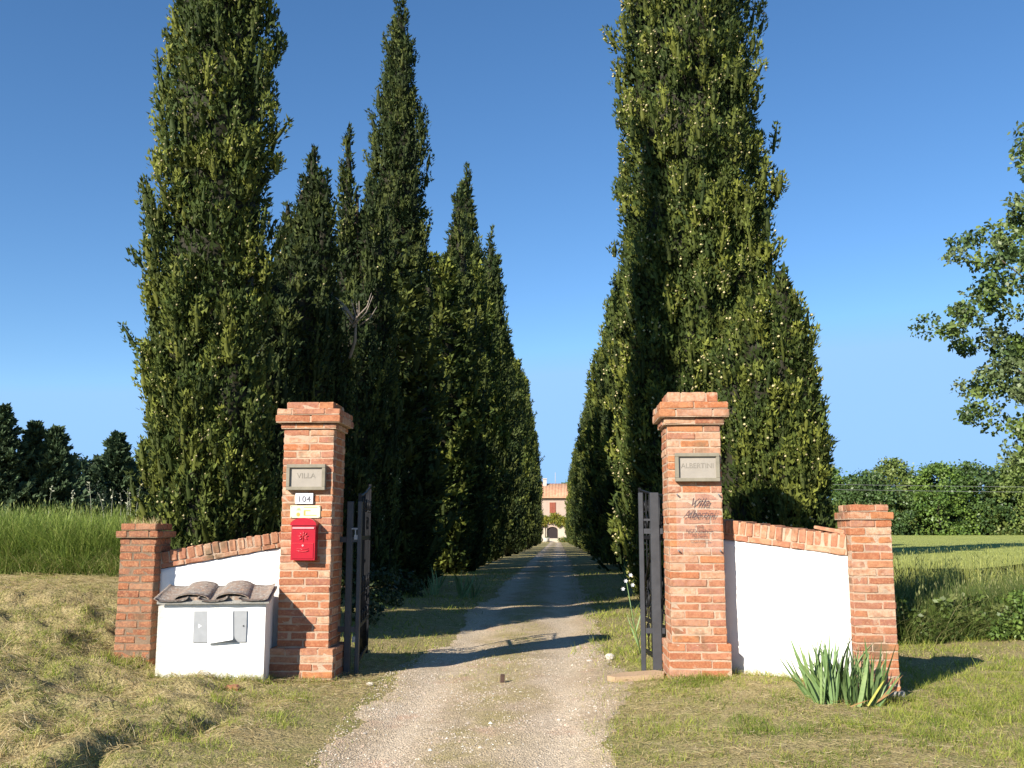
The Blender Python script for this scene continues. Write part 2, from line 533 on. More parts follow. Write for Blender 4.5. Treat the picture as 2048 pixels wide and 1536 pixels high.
# tuck the rims into the turf
edge = np.minimum(ls, 1 - ls)[None, :]
LZ = LZ - .008 * np.clip(1 - edge / .03, 0, 1) * (LY < 12)
V = np.stack([LX, LY, LZ], -1).reshape(-1, 3)
ii, jj = np.meshgrid(np.arange(60), np.arange(len(ly) - 1))
q = (jj * 61 + ii).ravel()
Q = np.stack([q, q + 1, q + 62, q + 61], 1)
ln = link("gravel_lane", qmesh("gravel_lane", V, Q, smooth=True), None, M['lane'])
tag(ln, kind='structure')

# ------------------------------------------------------------------ bricks
BC = {}


def brick_mesh(L, D, H, mat, v):
    key = (round(L, 2), round(D, 2), round(H, 3), mat, v)
    if key in BC: return BC[key]
    rr = random.Random(hash(key[:3]) % 9999 + v * 77)
    nxs = 3 if L > .14 else 2
    b = 0.0035
    secs = []
    V = []; Fc = []
    xs_ = [-L / 2] + [-L / 2 + L * (i + rr.uniform(-.2, .2)) / nxs for i in range(1, nxs)] + [L / 2]
    ring_n = 8
    stations = [(xs_[0], .80)] + [(xs_[0] + .006, 1.0)] + [(x, 1.0) for x in xs_[1:-1]] + [(xs_[-1] - .006, 1.0), (xs_[-1], .80)]
    for (x, k) in stations:
        e = 0 if k == 1.0 else .005
        y, z = D / 2 - e, H / 2 - e
        c = .006
        pr = [(-y + c, -z), (y - c, -z), (y, -z + c), (y, z - c), (y - c, z), (-y + c, z), (-y, z - c), (-y, -z + c)]
        chip = rr.choice([0, 0, 0, 1])
        for (py, pz) in pr:
            jy = rr.uniform(-.003, .003) - (.004 * chip * (1 if py < 0 else -1) * rr.random() * -1)
            V.append((x + rr.uniform(-.002, .002), py + jy, pz + rr.uniform(-.003, .0025)))
    ns = len(stations)
    for i in range(ns - 1):
        for k in range(8):
            j = (k + 1) % 8
            Fc.append((i * 8 + k, i * 8 + 8 + k, i * 8 + 8 + j, i * 8 + j))
    Fc.append(tuple(range(8))); Fc.append(tuple((ns - 1) * 8 + k for k in range(7, -1, -1)))
    me = bpy.data.meshes.new("brick"); me.from_pydata(V, [], Fc); me.update()
    me.materials.append(M[mat])
    BC[key] = me
    return me


def brick(parent, c, L, D, H, mat, rot=(0, 0, 0), jit=.003):
    me = brick_mesh(L, D, H, mat, random.randrange(3))
    o = bpy.data.objects.new("brick", me); COL.objects.link(o); o.parent = parent
    o.location = (c[0] + random.uniform(-jit, jit), c[1] + random.uniform(-jit, jit), c[2])
    o.rotation_euler = (rot[0] + random.uniform(-.006, .006), rot[1] + random.uniform(-.008, .008), rot[2] + random.uniform(-.012, .012))
    kx, ky, kz = L / round(L, 2), D / round(D, 2), H / round(H, 3)
    o.scale = (kx, ky, kz)
    return o


def ring(parent, x0, x1, y0, y1, z0, z1, k, mat, joint=.009, bd=.115, jit=.003):
    """one course of bricks round a rectangular pier"""
    W = x1 - x0; D = y1 - y0; h = z1 - z0 - joint; zc = (z0 + z1) / 2
    if k % 2 == 0: cuts = [W * (.52 + random.uniform(-.04, .04))]
    else: cuts = [W * (.26 + random.uniform(-.02, .03)), W * (.78 + random.uniform(-.04, .02))]
    if k % 5 == 3: cuts = [W * .68]
    if W < .35: cuts = [W * (.64 if k % 2 else .34) + random.uniform(-.02, .02)]
    e = [0] + cuts + [W]
    for yy in (y0 + bd / 2, y1 - bd / 2):
        for a, b in zip(e[:-1], e[1:]):
            L = b - a - joint if True else 0
            brick(parent, (x0 + (a + b) / 2, yy, zc), b - a - joint * .9, bd, h, mat, jit=jit)
    for xx in (x0 + bd / 2, x1 - bd / 2):
        L = D - 2 * bd - joint
        brick(parent, (xx, (y0 + y1) / 2, zc), L, bd, h, mat, rot=(0, 0, math.pi / 2), jit=jit)


def solid(parent, x0, x1, y0, y1, zs, mat='mortar', inset=.006, name='mortar_core'):
    b = MB()
    for (z0, z1, e) in zs: b.box(x0 - e + inset, x1 + e - inset, y0 - e + inset, y1 + e - inset, z0, z1)
    return b.build(name, M[mat], parent)


def pier(name, label, x0, x1, yf, dep, zg, ztop_body, plinth, cap, mat, pitch=.0635, joint=.0085):
    root = empty(name, ((x0 + x1) / 2, yf + dep / 2, 0), 0, label, 'gate pillar' if 'gate' in name else 'brick pillar')
    hx = (x1 - x0) / 2; hy = dep / 2
    zs = []; k = 0
    z = zg - .12
    n = max(1, round((plinth[0] - z) / pitch)) if plinth else 0
    if plinth:
        p = (plinth[0] - z) / n
        for i in range(n):
            ring(root, -hx - plinth[1], hx + plinth[1], -hy - plinth[1], hy + plinth[1], z, z + p, k, mat, joint); z += p; k += 1
        zs.append((zg - .12, plinth[0] - .012, plinth[1]))
    n = round((ztop_body - z) / pitch); p = (ztop_body - z) / n
    zs.append((z - .012, ztop_body, 0))
    for i in range(n):
        ring(root, -hx, hx, -hy, hy, z, z + p, k, mat, joint); z += p; k += 1
    for (h, e) in cap:
        zs.append((z, z + h - .012, e))
        ring(root, -hx - e, hx + e, -hy - e, hy + e, z, z + h, k, mat, joint); z += h; k += 1
    # never let two cores share a plane
    b = MB()
    for i, (a, c, e) in enumerate(zs):
        b.box(-hx - e + .007, hx + e - .007, -hy - e + .007, hy + e - .007, a, c)
    b.build('mortar', M['mortar' if mat == 'brick' else 'mortar_dark'], root)
    return root, z


PL, zl = pier("gate_pillar", "tall brick gate pillar carrying the house number 104 and the red mailbox", -2.402, -1.950, 8.45, .46, .04, 2.17,
              (.30, .052), [(.052, .022), (.068, .062), (.058, .055), (.066, -.012)], 'brick')
PR, zr = pier("gate_pillar", "tall brick gate pillar with script lettering, right of the drive", .930, 1.388, 8.30, .46, .08, 2.175,
              (.37, .030), [(.060, .030), (.070, .068), (.064, .060), (.090, -.010)], 'brick')
SL, zsl = pier("end_pillar", "low weathered brick pillar at the bank beside the white meter cabinet", -3.712, -3.400, 8.22, .34, .16, 1.225,
               None, [(.062, .030), (.062, .002)], 'brick_worn')
SR, zsr = pier("end_pillar", "low brick pillar standing on a concrete footing behind the iris clump", 2.300, 2.628, 7.88, .36, .10, 1.372,
               None, [(.062, .018), (.060, -.012)], 'brick')
b = MB().box(-.17, .18, -.20, .20, -.30, -.035 + .0)
ft = b.build('footing', M['concrete'], SR); ft.location = (0.005, 0, .10)
ft.data.vertices.foreach_get
# tiny weeds on the pillar tops are added with the grass below


# ------------------------------------------------------------------ wing walls
def wing(name, label, p0, p1, zt0, zt1, th_cap, thick, zb, upright_w, mat='brick_pale'):
    """white wall from p0 (left) to p1 (right); zt = top of coping at each end"""
    d = Vector((p1[0] - p0[0], p1[1] - p0[1])); L = d.length; a = math.atan2(d.y, d.x)
    root = empty(name, (p0[0], p0[1], 0), a, label, 'wall')
    s = (zt1 - zt0) / L; ang = math.atan(s)
    up_h = th_cap * .68; lo_h = th_cap * .32
    # plaster with a slightly wavy top edge and uneven face
    nxg, nzg = 44, 26
    V = []; Fq = []
    for side in (0, 1):
        for j in range(nzg + 1):
            for i in range(nxg + 1):
                x = L * i / nxg
                zt = zt0 + s * x - th_cap - .002
                z = zb + (zt - zb) * j / nzg
                y = (0 if side == 0 else thick)
                if side == 0: y += .007 * mnoise.noise(Vector((x * 5, z * 5, 3.1))) + .004 * mnoise.noise(Vector((x * 17, z * 17, 9)))
                if j == nzg: z += .010 * mnoise.noise(Vector((x * 14, 0, 2)))
                V.append((x, y, z))
    o1 = (nxg + 1) * (nzg + 1)
    for j in range(nzg):
        for i in range(nxg):
            q = j * (nxg + 1) + i
            Fq.append((q, q + 1, q + nxg + 2, q + nxg + 1)); Fq.append((o1 + q + 1, o1 + q, o1 + q + nxg + 1, o1 + q + nxg + 2))
    for i in range(nxg):
        q = nzg * (nxg + 1) + i; Fq.append((q, q + 1, o1 + q + 1, o1 + q))
    for j in range(nzg):
        q = j * (nxg + 1); Fq.append((q, q + nxg + 1, o1 + q + nxg + 1, o1 + q))
        q += nxg; Fq.append((q + nxg + 1, q, o1 + q, o1 + q + nxg + 1))
    me = qmesh("plaster", V, Fq, smooth=False)
    link("plaster", me, root, M['plaster'])
    # mortar bed of the coping
    b = MB(); i0 = -.02
    prof = [(0, zt0 - th_cap + .004), (L, zt1 - th_cap + .004), (L, zt1 - .012), (0, zt0 - .012)]
    b.prism(prof, i0 + .008, thick - i0 - .008); b.build('mortar', M['mortar'], root)
    # lower stretcher course
    x = 0.0
    while x < L - .03:
        w = min(random.choice([.12, .155, .20, .24]), L - x)
        if L - x - w < .05: w = L - x
        xc = x + w / 2; zc = zt0 + s * xc - th_cap + lo_h / 2
        for yy in (i0 + .055, thick - i0 - .055):
            brick(root, (xc, yy, zc), w - .010, .11, lo_h - .008, mat, rot=(0, -ang, 0), jit=.002)
        x += w
    # upright bricks
    n = round(L / upright_w); w = L / n
    for i in range(n):
        xc = (i + .5) * w; zc = zt0 + s * xc - up_h / 2 + random.uniform(-.007, .004)
        D = thick - 2 * i0 + random.uniform(-.01, .008)
        brick(root, (xc, thick / 2, zc), w * random.uniform(.74, .86), D, up_h - .006, mat, rot=(0, -ang + random.uniform(-.05, .05), 0), jit=.003)
    return root


WL = wing("wing_wall", "white wall with rising brick coping above the meter cabinet", (-3.405, 8.36), (-2.398, 8.64), 1.110, 1.292, .150, .22, -.05, .068)
WR = wing("wing_wall", "plain white wall with falling brick coping right of the drive", (1.384, 8.56), (2.302, 7.99), 1.388, 1.258, .172, .22, -.05, .062)
bk = MB().box(-.13, .13, -.055, .055, -.022, .022).mesh('loose_brick')
o = brick(WR, (.93, .09, 1.292), .24, .11, .030, 'brick_pale', rot=(0, .17, .10))

# ------------------------------------------------------------------ meter cabinet
cab = empty("meter_cabinet", (-3.205, 7.99, 0), .135, "white plastered meter cabinet with a small lichened tile roof against the wing wall", "meter cabinet")
CW = .812; CD = .42
V = []; Fq = []
nxg, nzg = 36, 28


def cab_face(fn, n1, n2):
    b0 = len(V)
    for j in range(n2 + 1):
        for i in range(n1 + 1): V.append(fn(i / n1, j / n2))
    for j in range(n2):
        for i in range(n1):
            q = b0 + j * (n1 + 1) + i; Fq.append((q, q + 1, q + n1 + 2, q + n1 + 1))


ZB, ZT = -.06, .700


def wob(x, y, z): return .006 * mnoise.noise(Vector((x * 6, y * 6, z * 6))) + .003 * mnoise.noise(Vector((x * 19, y * 19, z * 19)))


cab_face(lambda a, c: (a * CW, wob(a, 0, c) if 0 < a < 1 else 0, ZB + (ZT - ZB) * c), 36, 28)
cab_face(lambda a, c: (CW + .012 * math.sin(c * 3) * 0 + (wob(2, a, c) if 0 < a < 1 else 0), a * CD, ZB + (ZT + .07 * a - ZB) * c), 14, 28)
cab_face(lambda a, c: (0, (1 - a) * CD, ZB + (ZT + .07 * (1 - a) - ZB) * c), 4, 8)
cab_face(lambda a, c: (a * CW, c * CD, ZT + .07 * c), 4, 4)
link("plaster_box", qmesh("plaster_box", V, Fq), cab, M['plaster'])
MB().box(-.055, .03, .03, CD, ZB, .675).build("side_filler", M['ivory'], cab)
# roof: tiles running down towards the front; pan and cover tiles
rs = .095 / .42; rl = .45
Y0, Z0 = -.055, .690
slab = MB().prism([(-.05, 0), (CW + .03, 0), (CW + .03, .018), (-.05, .018)], 0, rl).build("roof_slab", M['concrete'], cab)
slab.location = (0, Y0 + .01, Z0 + .004); slab.rotation_euler = (math.atan(rs), 0, 0)


def barrel(mb, xc, w0, w1, h0, h1, y0, y1, z0, inv=False, th=.013, n=9, seed=0):
    rows = 7
    b0 = len(mb.v)
    for layer in (0, 1):
        for r_ in range(rows + 1):
            t = r_ / rows; w = w0 + (w1 - w0) * t; h = h0 + (h1 - h0) * t
            for k in range(n + 1):
                a = math.pi * k / n
                rr = 1 - (th / (w / 2)) * layer
                jx = .004 * mnoise.noise(Vector((k * .7, r_ * .9, seed)))
                x = xc - math.cos(a) * w / 2 * rr + jx
                zz = math.sin(a) * h * (1 if not inv else -1) * rr + jx
                mb.v.append((x, y0 + (y1 - y0) * t, z0 + zz + (h if inv else 0)))
    st = (rows + 1) * (n + 1)
    for r_ in range(rows):
        for k in range(n):
            q = b0 + r_ * (n + 1) + k
            mb.f.append((q, q + 1, q + n + 2, q + n + 1)); mb.sm.append(True)
            mb.f.append((st + q + 1, st + q, st + q + n + 1, st + q + n + 2)); mb.sm.append(True)
    for r_ in (0, rows):
        for k in range(n):
            q = b0 + r_ * (n + 1) + k
            mb.f.append((q, q + 1, st + q + 1, st + q)); mb.sm.append(False)
    for k in (0, n):
        for r_ in range(rows):
            q = b0 + r_ * (n + 1) + k
            mb.f.append((q, q + n + 1, st + q + n + 1, st + q)); mb.sm.append(False)


def roof_tile(xc, w, h, inv, dz, y0=0.0, y1=.44, seed=0, rz=0.0):
    mb = MB(); barrel(mb, 0, w, w * .82, h, h * .85, y0, y1, 0, inv, seed=seed)
    o = mb.build("roof_tile", M['tile'], cab)
    o.location = (xc, Y0, Z0 + .026 + dz); o.rotation_euler = (math.atan(rs), 0, rz)
    return o


for i, (x, w, h, inv, dz) in enumerate([(.06, .27, .026, True, .0), (.215, .29, .046, False, .006), (.39, .24, .030, True, .0),
                                        (.54, .28, .050, False, .008), (.715, .25, .022, True, .004)]):
    roof_tile(x, w, h, inv, dz, seed=i * 7, rz=random.uniform(-.05, .05), y0=(-.01 if inv else .03))
for xc in (.215, .54):
    pg_ = MB().prism([(xc - .115, 0)] + [(xc - .115 * math.cos(t), .034 * math.sin(t)) for t in [math.pi * k / 8 for k in range(1, 8)]] + [(xc + .115, 0)], 0, .03)
    po_ = pg_.build("mortar_plug", M['tile'], cab); po_.location = (0, Y0 + .05, Z0 + .030)
# meter door and taped paper
d = MB().box(.240, .665, -.012, -.001 + .01, .385, .635, .002).build("meter_door", M['meter'], cab)
MB().prism([(.280, .50), (.307, .517), (.280, .534)], -.0135, -.0125).build("warning_triangle", M['paper'], d)
MB().tube([(.640, -.017, .515), (.640, -.012, .515)], .006, 8).build("lock", M['iron_black'], d)
# paper: slightly curled sheet
V = []; Fq = []
for j in range(13):
    for i in range(13):
        a, c = i / 12, j / 12
        x = .350 + a * .205 + (.012 * (1 - c)); z = .375 + c * .255 + .006 * a
        y = -.016 - .035 * max(0, (.22 - c) / .22) ** 1.6 * (.25 + a) - .002 * math.sin(a * 7)
        if c < .16: z += .03 * a * (1 - c / .16)
        V.append((x, y, z))
for j in range(12):
    for i in range(12):
        q = j * 13 + i; Fq.append((q, q + 1, q + 14, q + 13))
pp = link("paper_notice", qmesh("paper_notice", V, Fq, smooth=True), cab, M['paper'])
md = pp.modifiers.new("thick", 'SOLIDIFY'); md.thickness = .0008

# ------------------------------------------------------------------ plaques and signs
def plaque(x0, x1, z0, z1, yf, words, size, label, width):
    cx, cz = (x0 + x1) / 2, (z0 + z1) / 2; hw, hh = (x1 - x0) / 2, (z1 - z0) / 2; t = .030
    r = empty("stone_plaque", (cx, yf, cz), 0, label, "plaque")
    MB().box(-hw + t - .002, hw - t + .002, -.030, 0.0, -hh + t - .002, hh - t + .002).build("panel", M['stone'], r)
    f = MB()
    for (a, b_, c, d_) in ((-hw, hw, hh - t, hh), (-hw, hw, -hh, -hh + t), (-hw, -hw + t, -hh + t, hh - t), (hw - t, hw, -hh + t, hh - t)):
        f.box(a, b_, -.052, .0, c, d_, .003)
    f.build("frame", M['stone_frame'], r)
    text_obj("lettering", words, size, M['letter'], r, (0, -.0310, .012), .002, width=width)
    return r


plaque(-2.352, -2.010, 1.632, 1.856, 8.447, "VILLA", .065, "cream stone plaque lettered VILLA above the number 104", .165)
plaque(.992, 1.362, 1.692, 1.930, 8.297, "ALBERTINI", .060, "stone plaque with faint carved name near the top of the right gate pillar", .27)

hn = empty("house_number", (-2.196, 8.440, 1.560), 0, "small white enamel plate with the house number 104", "house number")
MB().box(-.078, .078, -.010, 0, -.046, .046, .002).build("plate", M['enamel'], hn)
text_obj("digits", "104", .070, M['print_dark'], hn, (0, -.0125, -.006), .002, width=.100, space=1.1)

sg = empty("small_sign", (-2.186, 8.447, 1.447), 0, "pale yellow sign with faded orange print between house number and mailbox", "sign")
MB().box(-.132, .132, -.008, 0, -.054, .054, .002).build("plate", M['sign_yellow'], sg)
pr_ = MB()
pr_.box(-.012, .105, -.0092, -.008, .036, .041); pr_.box(-.012, .045, -.0092, -.008, .006, .013); pr_.box(-.012, .10, -.0092, -.008, -.034, -.029)
pr_.box(-.012, .003, -.0092, -.008, -.028, .005)
pr_.build("printed_lines", M['print_orange'], sg)
MB().tube([(-.06, -.0082, -.024), (-.06, -.0092, -.024)], .017, 14).build("printed_emblem", M['print_orange'], sg)
MB().prism([(-.078, .012), (-.036, .012), (-.050, .034), (-.066, .030)], -.0092, -.0082).build("printed_emblem", M['print_green'], sg)
for sx in (-.122, .122):
    for sz in (-.045, .045): MB().tube([(sx, -.011, sz), (sx, -.008, sz)], .005, 8).build("screw", M['zinc'], sg)

# mailbox
mbx = empty("mailbox", (-2.174, 8.447, 1.205), 0, "red metal mailbox with arched top on the left gate pillar", "mailbox")
W2, HB, HT = .104, -.170, .128
arch = [(W2 * math.cos(t), HT + .052 * math.sin(t)) for t in [math.pi * k / 14 for k in range(15)]]
MB().prism([(-W2, HB), (W2, HB)] + arch, -.095, 0).build("body", M['red'], mbx)
arch2 = [((W2 + .008) * math.cos(t), HT + .004 + .056 * math.sin(t)) for t in [math.pi * k / 14 for k in range(15)]]
lid = MB().prism([(-W2 - .008, HT - .004), (W2 + .008, HT - .004)] + arch2, -.108, .0 - .001)
lid.build("hood", M['red'], mbx)
MB().box(-.094, .094, -.1035, -.094, .094, .110, .002).build("slot_flap", M['red_highlight'], mbx)
dd = MB().box(-.092, .092, -.100, -.094, -.158, -.030, .002).build("door", M['red'], mbx)
MB().box(-.092, .092, -.1025, -.094, -.030, -.026, .0008).build("door_edge", M['red_relief'], mbx)
em = MB()
for k in range(7):
    a = R(90 + (k - 3) * 42); r1 = .047
    em.tube([(.010 * math.cos(a), -.097, .030 + .010 * math.sin(a)), (r1 * .6 * math.cos(a) + .004, -.101, .030 + r1 * .6 * math.sin(a)),
             (r1 * math.cos(a), -.098, .030 + r1 * math.sin(a))], [.003, .006, .002], 6)
em.tube([(0, -.097, -.020), (0, -.101, .03), (0, -.098, .07)], [.002, .004, .002], 6)
em.build("emblem", M['red_relief'], mbx)
MB().tube([(0, -.104, -.046), (0, -.098, -.046)], .009, 10).build("lock", M['red_highlight'], mbx)
np_ = MB().tube([(-.052, -.103, -.088), (-.03, -.104, -.094), (0, -.104, -.097), (.03, -.104, -.094), (.052, -.103, -.088)], .004, 6)
np_.tube([(-.052, -.103, -.072), (0, -.103, -.078), (.052, -.103, -.072)], .0025, 6)
np_.build("name_band", M['red_relief'], mbx)

# clear script panel of the right pillar: a thin pane with dark printed script and four studs
M['acrylic'], t_, b_ = nodes("clear_acrylic")
b_.inputs['Base Color'].default_value = (.95, .92, .9, 1); b_.inputs['Roughness'].default_value = .15
b_.inputs['Alpha'].default_value = .035
sp = empty("script_sign", (1.178, 8.290, 1.352), 0, "clear pane printed with dark script lettering fixed to the right gate pillar", "sign")
MB().box(-.185, .185, -.010, -.006, -.245, .245).build("pane", M['acrylic'], sp)
for (txt, z, s_, w_, sh_) in (("Villa", .165, .095, .15, .6), ("Albertini", .066, .092, .28, .6), ("and", -.030, .032, .06, .1),
                              ("RICEVIMENTI", -.070, .036, .215, 0), ("SALA NOZZE", -.108, .034, .12, 0), ("camere e colazione", -.148, .026, .165, 0)):
    text_obj("lettering", txt, s_, M['script'], sp, (0, -.0125, z), .001, shear=sh_, width=w_, thin=0.0)
for sx in (-.172, .172):
    for sz in (-.232, .232): MB().tube([(sx, -.022, sz), (sx, 0.0, sz)], .007, 8).build("stud", M['zinc'], sp)

# ------------------------------------------------------------------ gates
def gate(name, label, xa, xb, ybar, zt, zb, leafA, leafB, ztA, ztB, flip, heavy):
    """two upright guide bars beside the pillar and a scrolled leaf folded back along the drive"""
    r = empty(name, (xa, ybar, 0), 0, label, "gate")
    wa, wb = heavy
    for (x, w_, nm) in ((xa, wa, 'guide_bar'), (xb, wb, 'guide_bar')):
        MB().box(x - xa - w_ / 2, x - xa + w_ / 2, -.025, .025, zb - .03, zt, .004).build(nm, M['iron'], r)
    for z in (zt - .24, zt - .34, .42):
        h = .009 if z == zt - .24 else .022
        x0, x1 = sorted((xa + wa / 2 * (1 if xb > xa else -1), xb - wb / 2 * (1 if xb > xa else -1)))
        MB().box(x0 - xa, x1 - xa, -.018, .018, z - h, z + h).build('bracket', M['iron'], r)
    for z in (zt - .34, .42):
        px = (-1.952 if flip < 0 else .932)
        e0 = (xa if abs(xa - px) < abs(xb - px) else xb)
        ww = wa if e0 == xa else wb
        x0, x1 = sorted((e0 + (ww / 2 if px > e0 else -ww / 2), px))
        MB().box(x0 - xa, x1 - xa, -.012, .012, z - .024, z + .024).build('hinge', M['iron'], r)
    # leaf
    A = Vector((leafA[0] - xa, leafA[1] - ybar, 0)); B = Vector((leafB[0] - xa, leafB[1] - ybar, 0))
    lf = bpy.data.objects.new("leaf", None); COL.objects.link(lf); lf.parent = r
    D = B - A; L = D.length
    lf.location = A; lf.rotation_euler = (0, 0, math.atan2(D.y, D.x))
    z0 = .10
    fr = MB()
    tops = lambda x: ztA + (ztB - ztA) * (x / L) ** 1.5
    fr.box(0, .03, -.013, .013, z0, tops(0)); fr.box(L - .03, L, -.013, .013, z0 - .05, tops(L))
    fr.box(.03, L - .03, -.010, .010, z0, z0 + .03); fr.box(.03, L - .03, -.010, .010, .40, .435); fr.box(.03, L - .03, -.010, .010, 1.20, 1.235)
    fr.tube([(x, 0, tops(x) - .02) for x in np.linspace(.02, L - .02, 10)], .012, 6)
    fr.build('frame', M['iron_black'], lf)
    nb = 7
    for i in range(1, nb + 1):
        x = .02 + (L - .04) * i / (nb + 1)
        pts = [(x, 0, z) for z in np.linspace(z0 + .04, tops(x) - .01, 7)]
        MB().tube(pts, .0065, 6).build('bar', M['iron_black'], lf)
    for i in range(5):
        x = .02 + (L - .04) * (i + .5) / 5
        for (zc, rr) in ((.33, .07), (.62, .10), (1.36, .08)):
            pts = [(x + rr * (1 - .55 * k / 20) * math.cos(k * .55), .014, zc + rr * (1 - .55 * k / 20) * math.sin(k * .55)) for k in range(21)]
            MB().tube(pts, .008, 5).build('scroll', M['iron_black'], lf)
            pts = [(x - rr * .8 * (1 - .55 * k / 20) * math.cos(k * .55 + 1), -.014, zc + .17 - rr * .8 * (1 - .55 * k / 20) * math.sin(k * .55 + 1)) for k in range(21)]
            MB().tube(pts, .008, 5).build('scroll', M['iron_black'], lf)
    MB().tube([(.03, .015, 1.40), (L * .45, .015, 1.22), (L - .05, .015, .50)], .011, 6).build('brace', M['iron_black'], lf)
    return r


GL = gate("iron_gate", "dark iron gate leaf folded back beside the mailbox pillar", -1.865, -1.778, 8.80, 1.545, .02, (-1.800, 8.88), (-1.950, 10.15), 1.62, 1.76, -1, (.055, .035))
GR = gate("iron_gate", "grey iron gate with scrollwork leaf beside the script pillar", .742, .862, 8.80, 1.620, .09, (.985, 8.86), (.845, 10.15), 1.62, 1.72, 1, (.040, .078))
lt = MB().box(.045, .075, -.034, -.026, 1.205, 1.245).box(.050, .062, -.034, -.026, 1.245, 1.295).box(.020, .075, -.034, -.026, 1.295, 1.307)
lt.build("latch", M['zinc'], GL); MB().box(.045, .075, -.034, -.026, .31, .36).build("latch", M['zinc'], GL)

MB_ = MB()
st = MB().box(-.017, .017, -.012, .012, -.05, .075, .003)
sto = st.build("gate_stop", M['rust'], None); sto.location = (-.475, 8.50, gz(-.475, 8.5)); sto.rotation_euler = (0, .05, .3)
tag(sto, "small rusty iron gate stop standing up in the middle of the gravel drive", "gate stop")

th = MB(); prof = [(-.22, 0), (.20, .02), (.24, .12), (.18, .22), (-.10, .20), (-.26, .10)]
b0 = 0
V = [(x, y, z + .004 * random.uniform(-1, 1)) for z in (-.04, .028) for (x, y) in prof]
Fq = [tuple(range(5, -1, -1)), tuple(range(6, 12))] + [(i, (i + 1) % 6, 6 + (i + 1) % 6, 6 + i) for i in range(6)]
me = bpy.data.meshes.new("threshold_slab"); me.from_pydata(V, [], Fq); me.update()
o = link("threshold_slab", me, None, M['threshold']); o.location = (.68, 8.36, gz(.68, 8.45) + .012); o.rotation_euler = (.02, -.04, .18)
tag(o, "flat sandy stone slab lying at the foot of the script gate pillar", "stone slab")


def rock(name, loc, s, mat, label, cat, seed, group=None):
    rr = random.Random(seed); V = []; Fq = []
    n = 8
    for j, (zz, k) in enumerate(((-1, .55), (-.4, .95), (.35, 1.0), (.85, .6))):
        for i in range(n):
            a = 2 * math.pi * i / n; q = k * rr.uniform(.8, 1.1)
            V.append((math.cos(a) * q * s[0], math.sin(a) * q * s[1], zz * s[2] * rr.uniform(.85, 1.1)))
    for j in range(3):
        for i in range(n):
            a, c = j * n + i, j * n + (i + 1) % n; Fq.append((a, c, c + n, a + n))
    Fq.append(tuple(range(n - 1, -1, -1))); Fq.append(tuple(3 * n + i for i in range(n)))
    me = bpy.data.meshes.new(name); me.from_pydata(V, [], Fq); me.update()
    o = link(name, me, None, M[mat]); o.location = (loc[0], loc[1], gz(*loc) + s[2] * .75)
    return tag(o, label, cat, group)


rock("brick_lump", (-2.52, 7.72), (.068, .05, .034), 'brick_worn', "broken brown brick lump in the grass below the meter cabinet", "brick", 3)
rock("white_stone", (-1.56, 8.30), (.032, .02, .016), 'pebble', "small white stone at the drive edge beside the left gate pillar", "stone", 5)
rock("white_stone", (.50, 9.85), (.045, .03, .035), 'pebble', "pale stone in the short grass just left of the grey gate", "stone", 8)
rock("white_stone", (.30, 9.75), (.035, .025, .012), 'pebble', "flat pale stone on the grass edge further from the grey gate", "stone", 9)


# ------------------------------------------------------------------ foliage generators
def unit(a): return a / np.maximum(np.linalg.norm(a, axis=1, keepdims=True), 1e-9)


def diamonds(P, D, L, W, Nrm):
    """leaf shaped quads: base P, direction D, length L, width W"""
    S = unit(np.cross(D, Nrm))
    m = P + D * (L * .45)[:, None]
    bend = Nrm * (L * .06)[:, None]
    V = np.stack([P, m - S * (W / 2)[:, None] + bend, P + D * L[:, None], m + S * (W / 2)[:, None] + bend], 1).reshape(-1, 3)
    return V, np.arange(len(V)).reshape(-1, 4)


def spikes(P, D, L, W, Nrm):
    S = unit(np.cross(D, Nrm)) * (W / 2)[:, None]
    m = P + D * (L * .25)[:, None]
    V = np.stack([P + D * L[:, None], m - S, m + S - D * (L * .2)[:, None]], 1).reshape(-1, 3)
    return V, np.arange(len(V)).reshape(-1, 3)


def q2t(Q): return np.concatenate([Q[:, [0, 1, 2]], Q[:, [0, 2, 3]]])


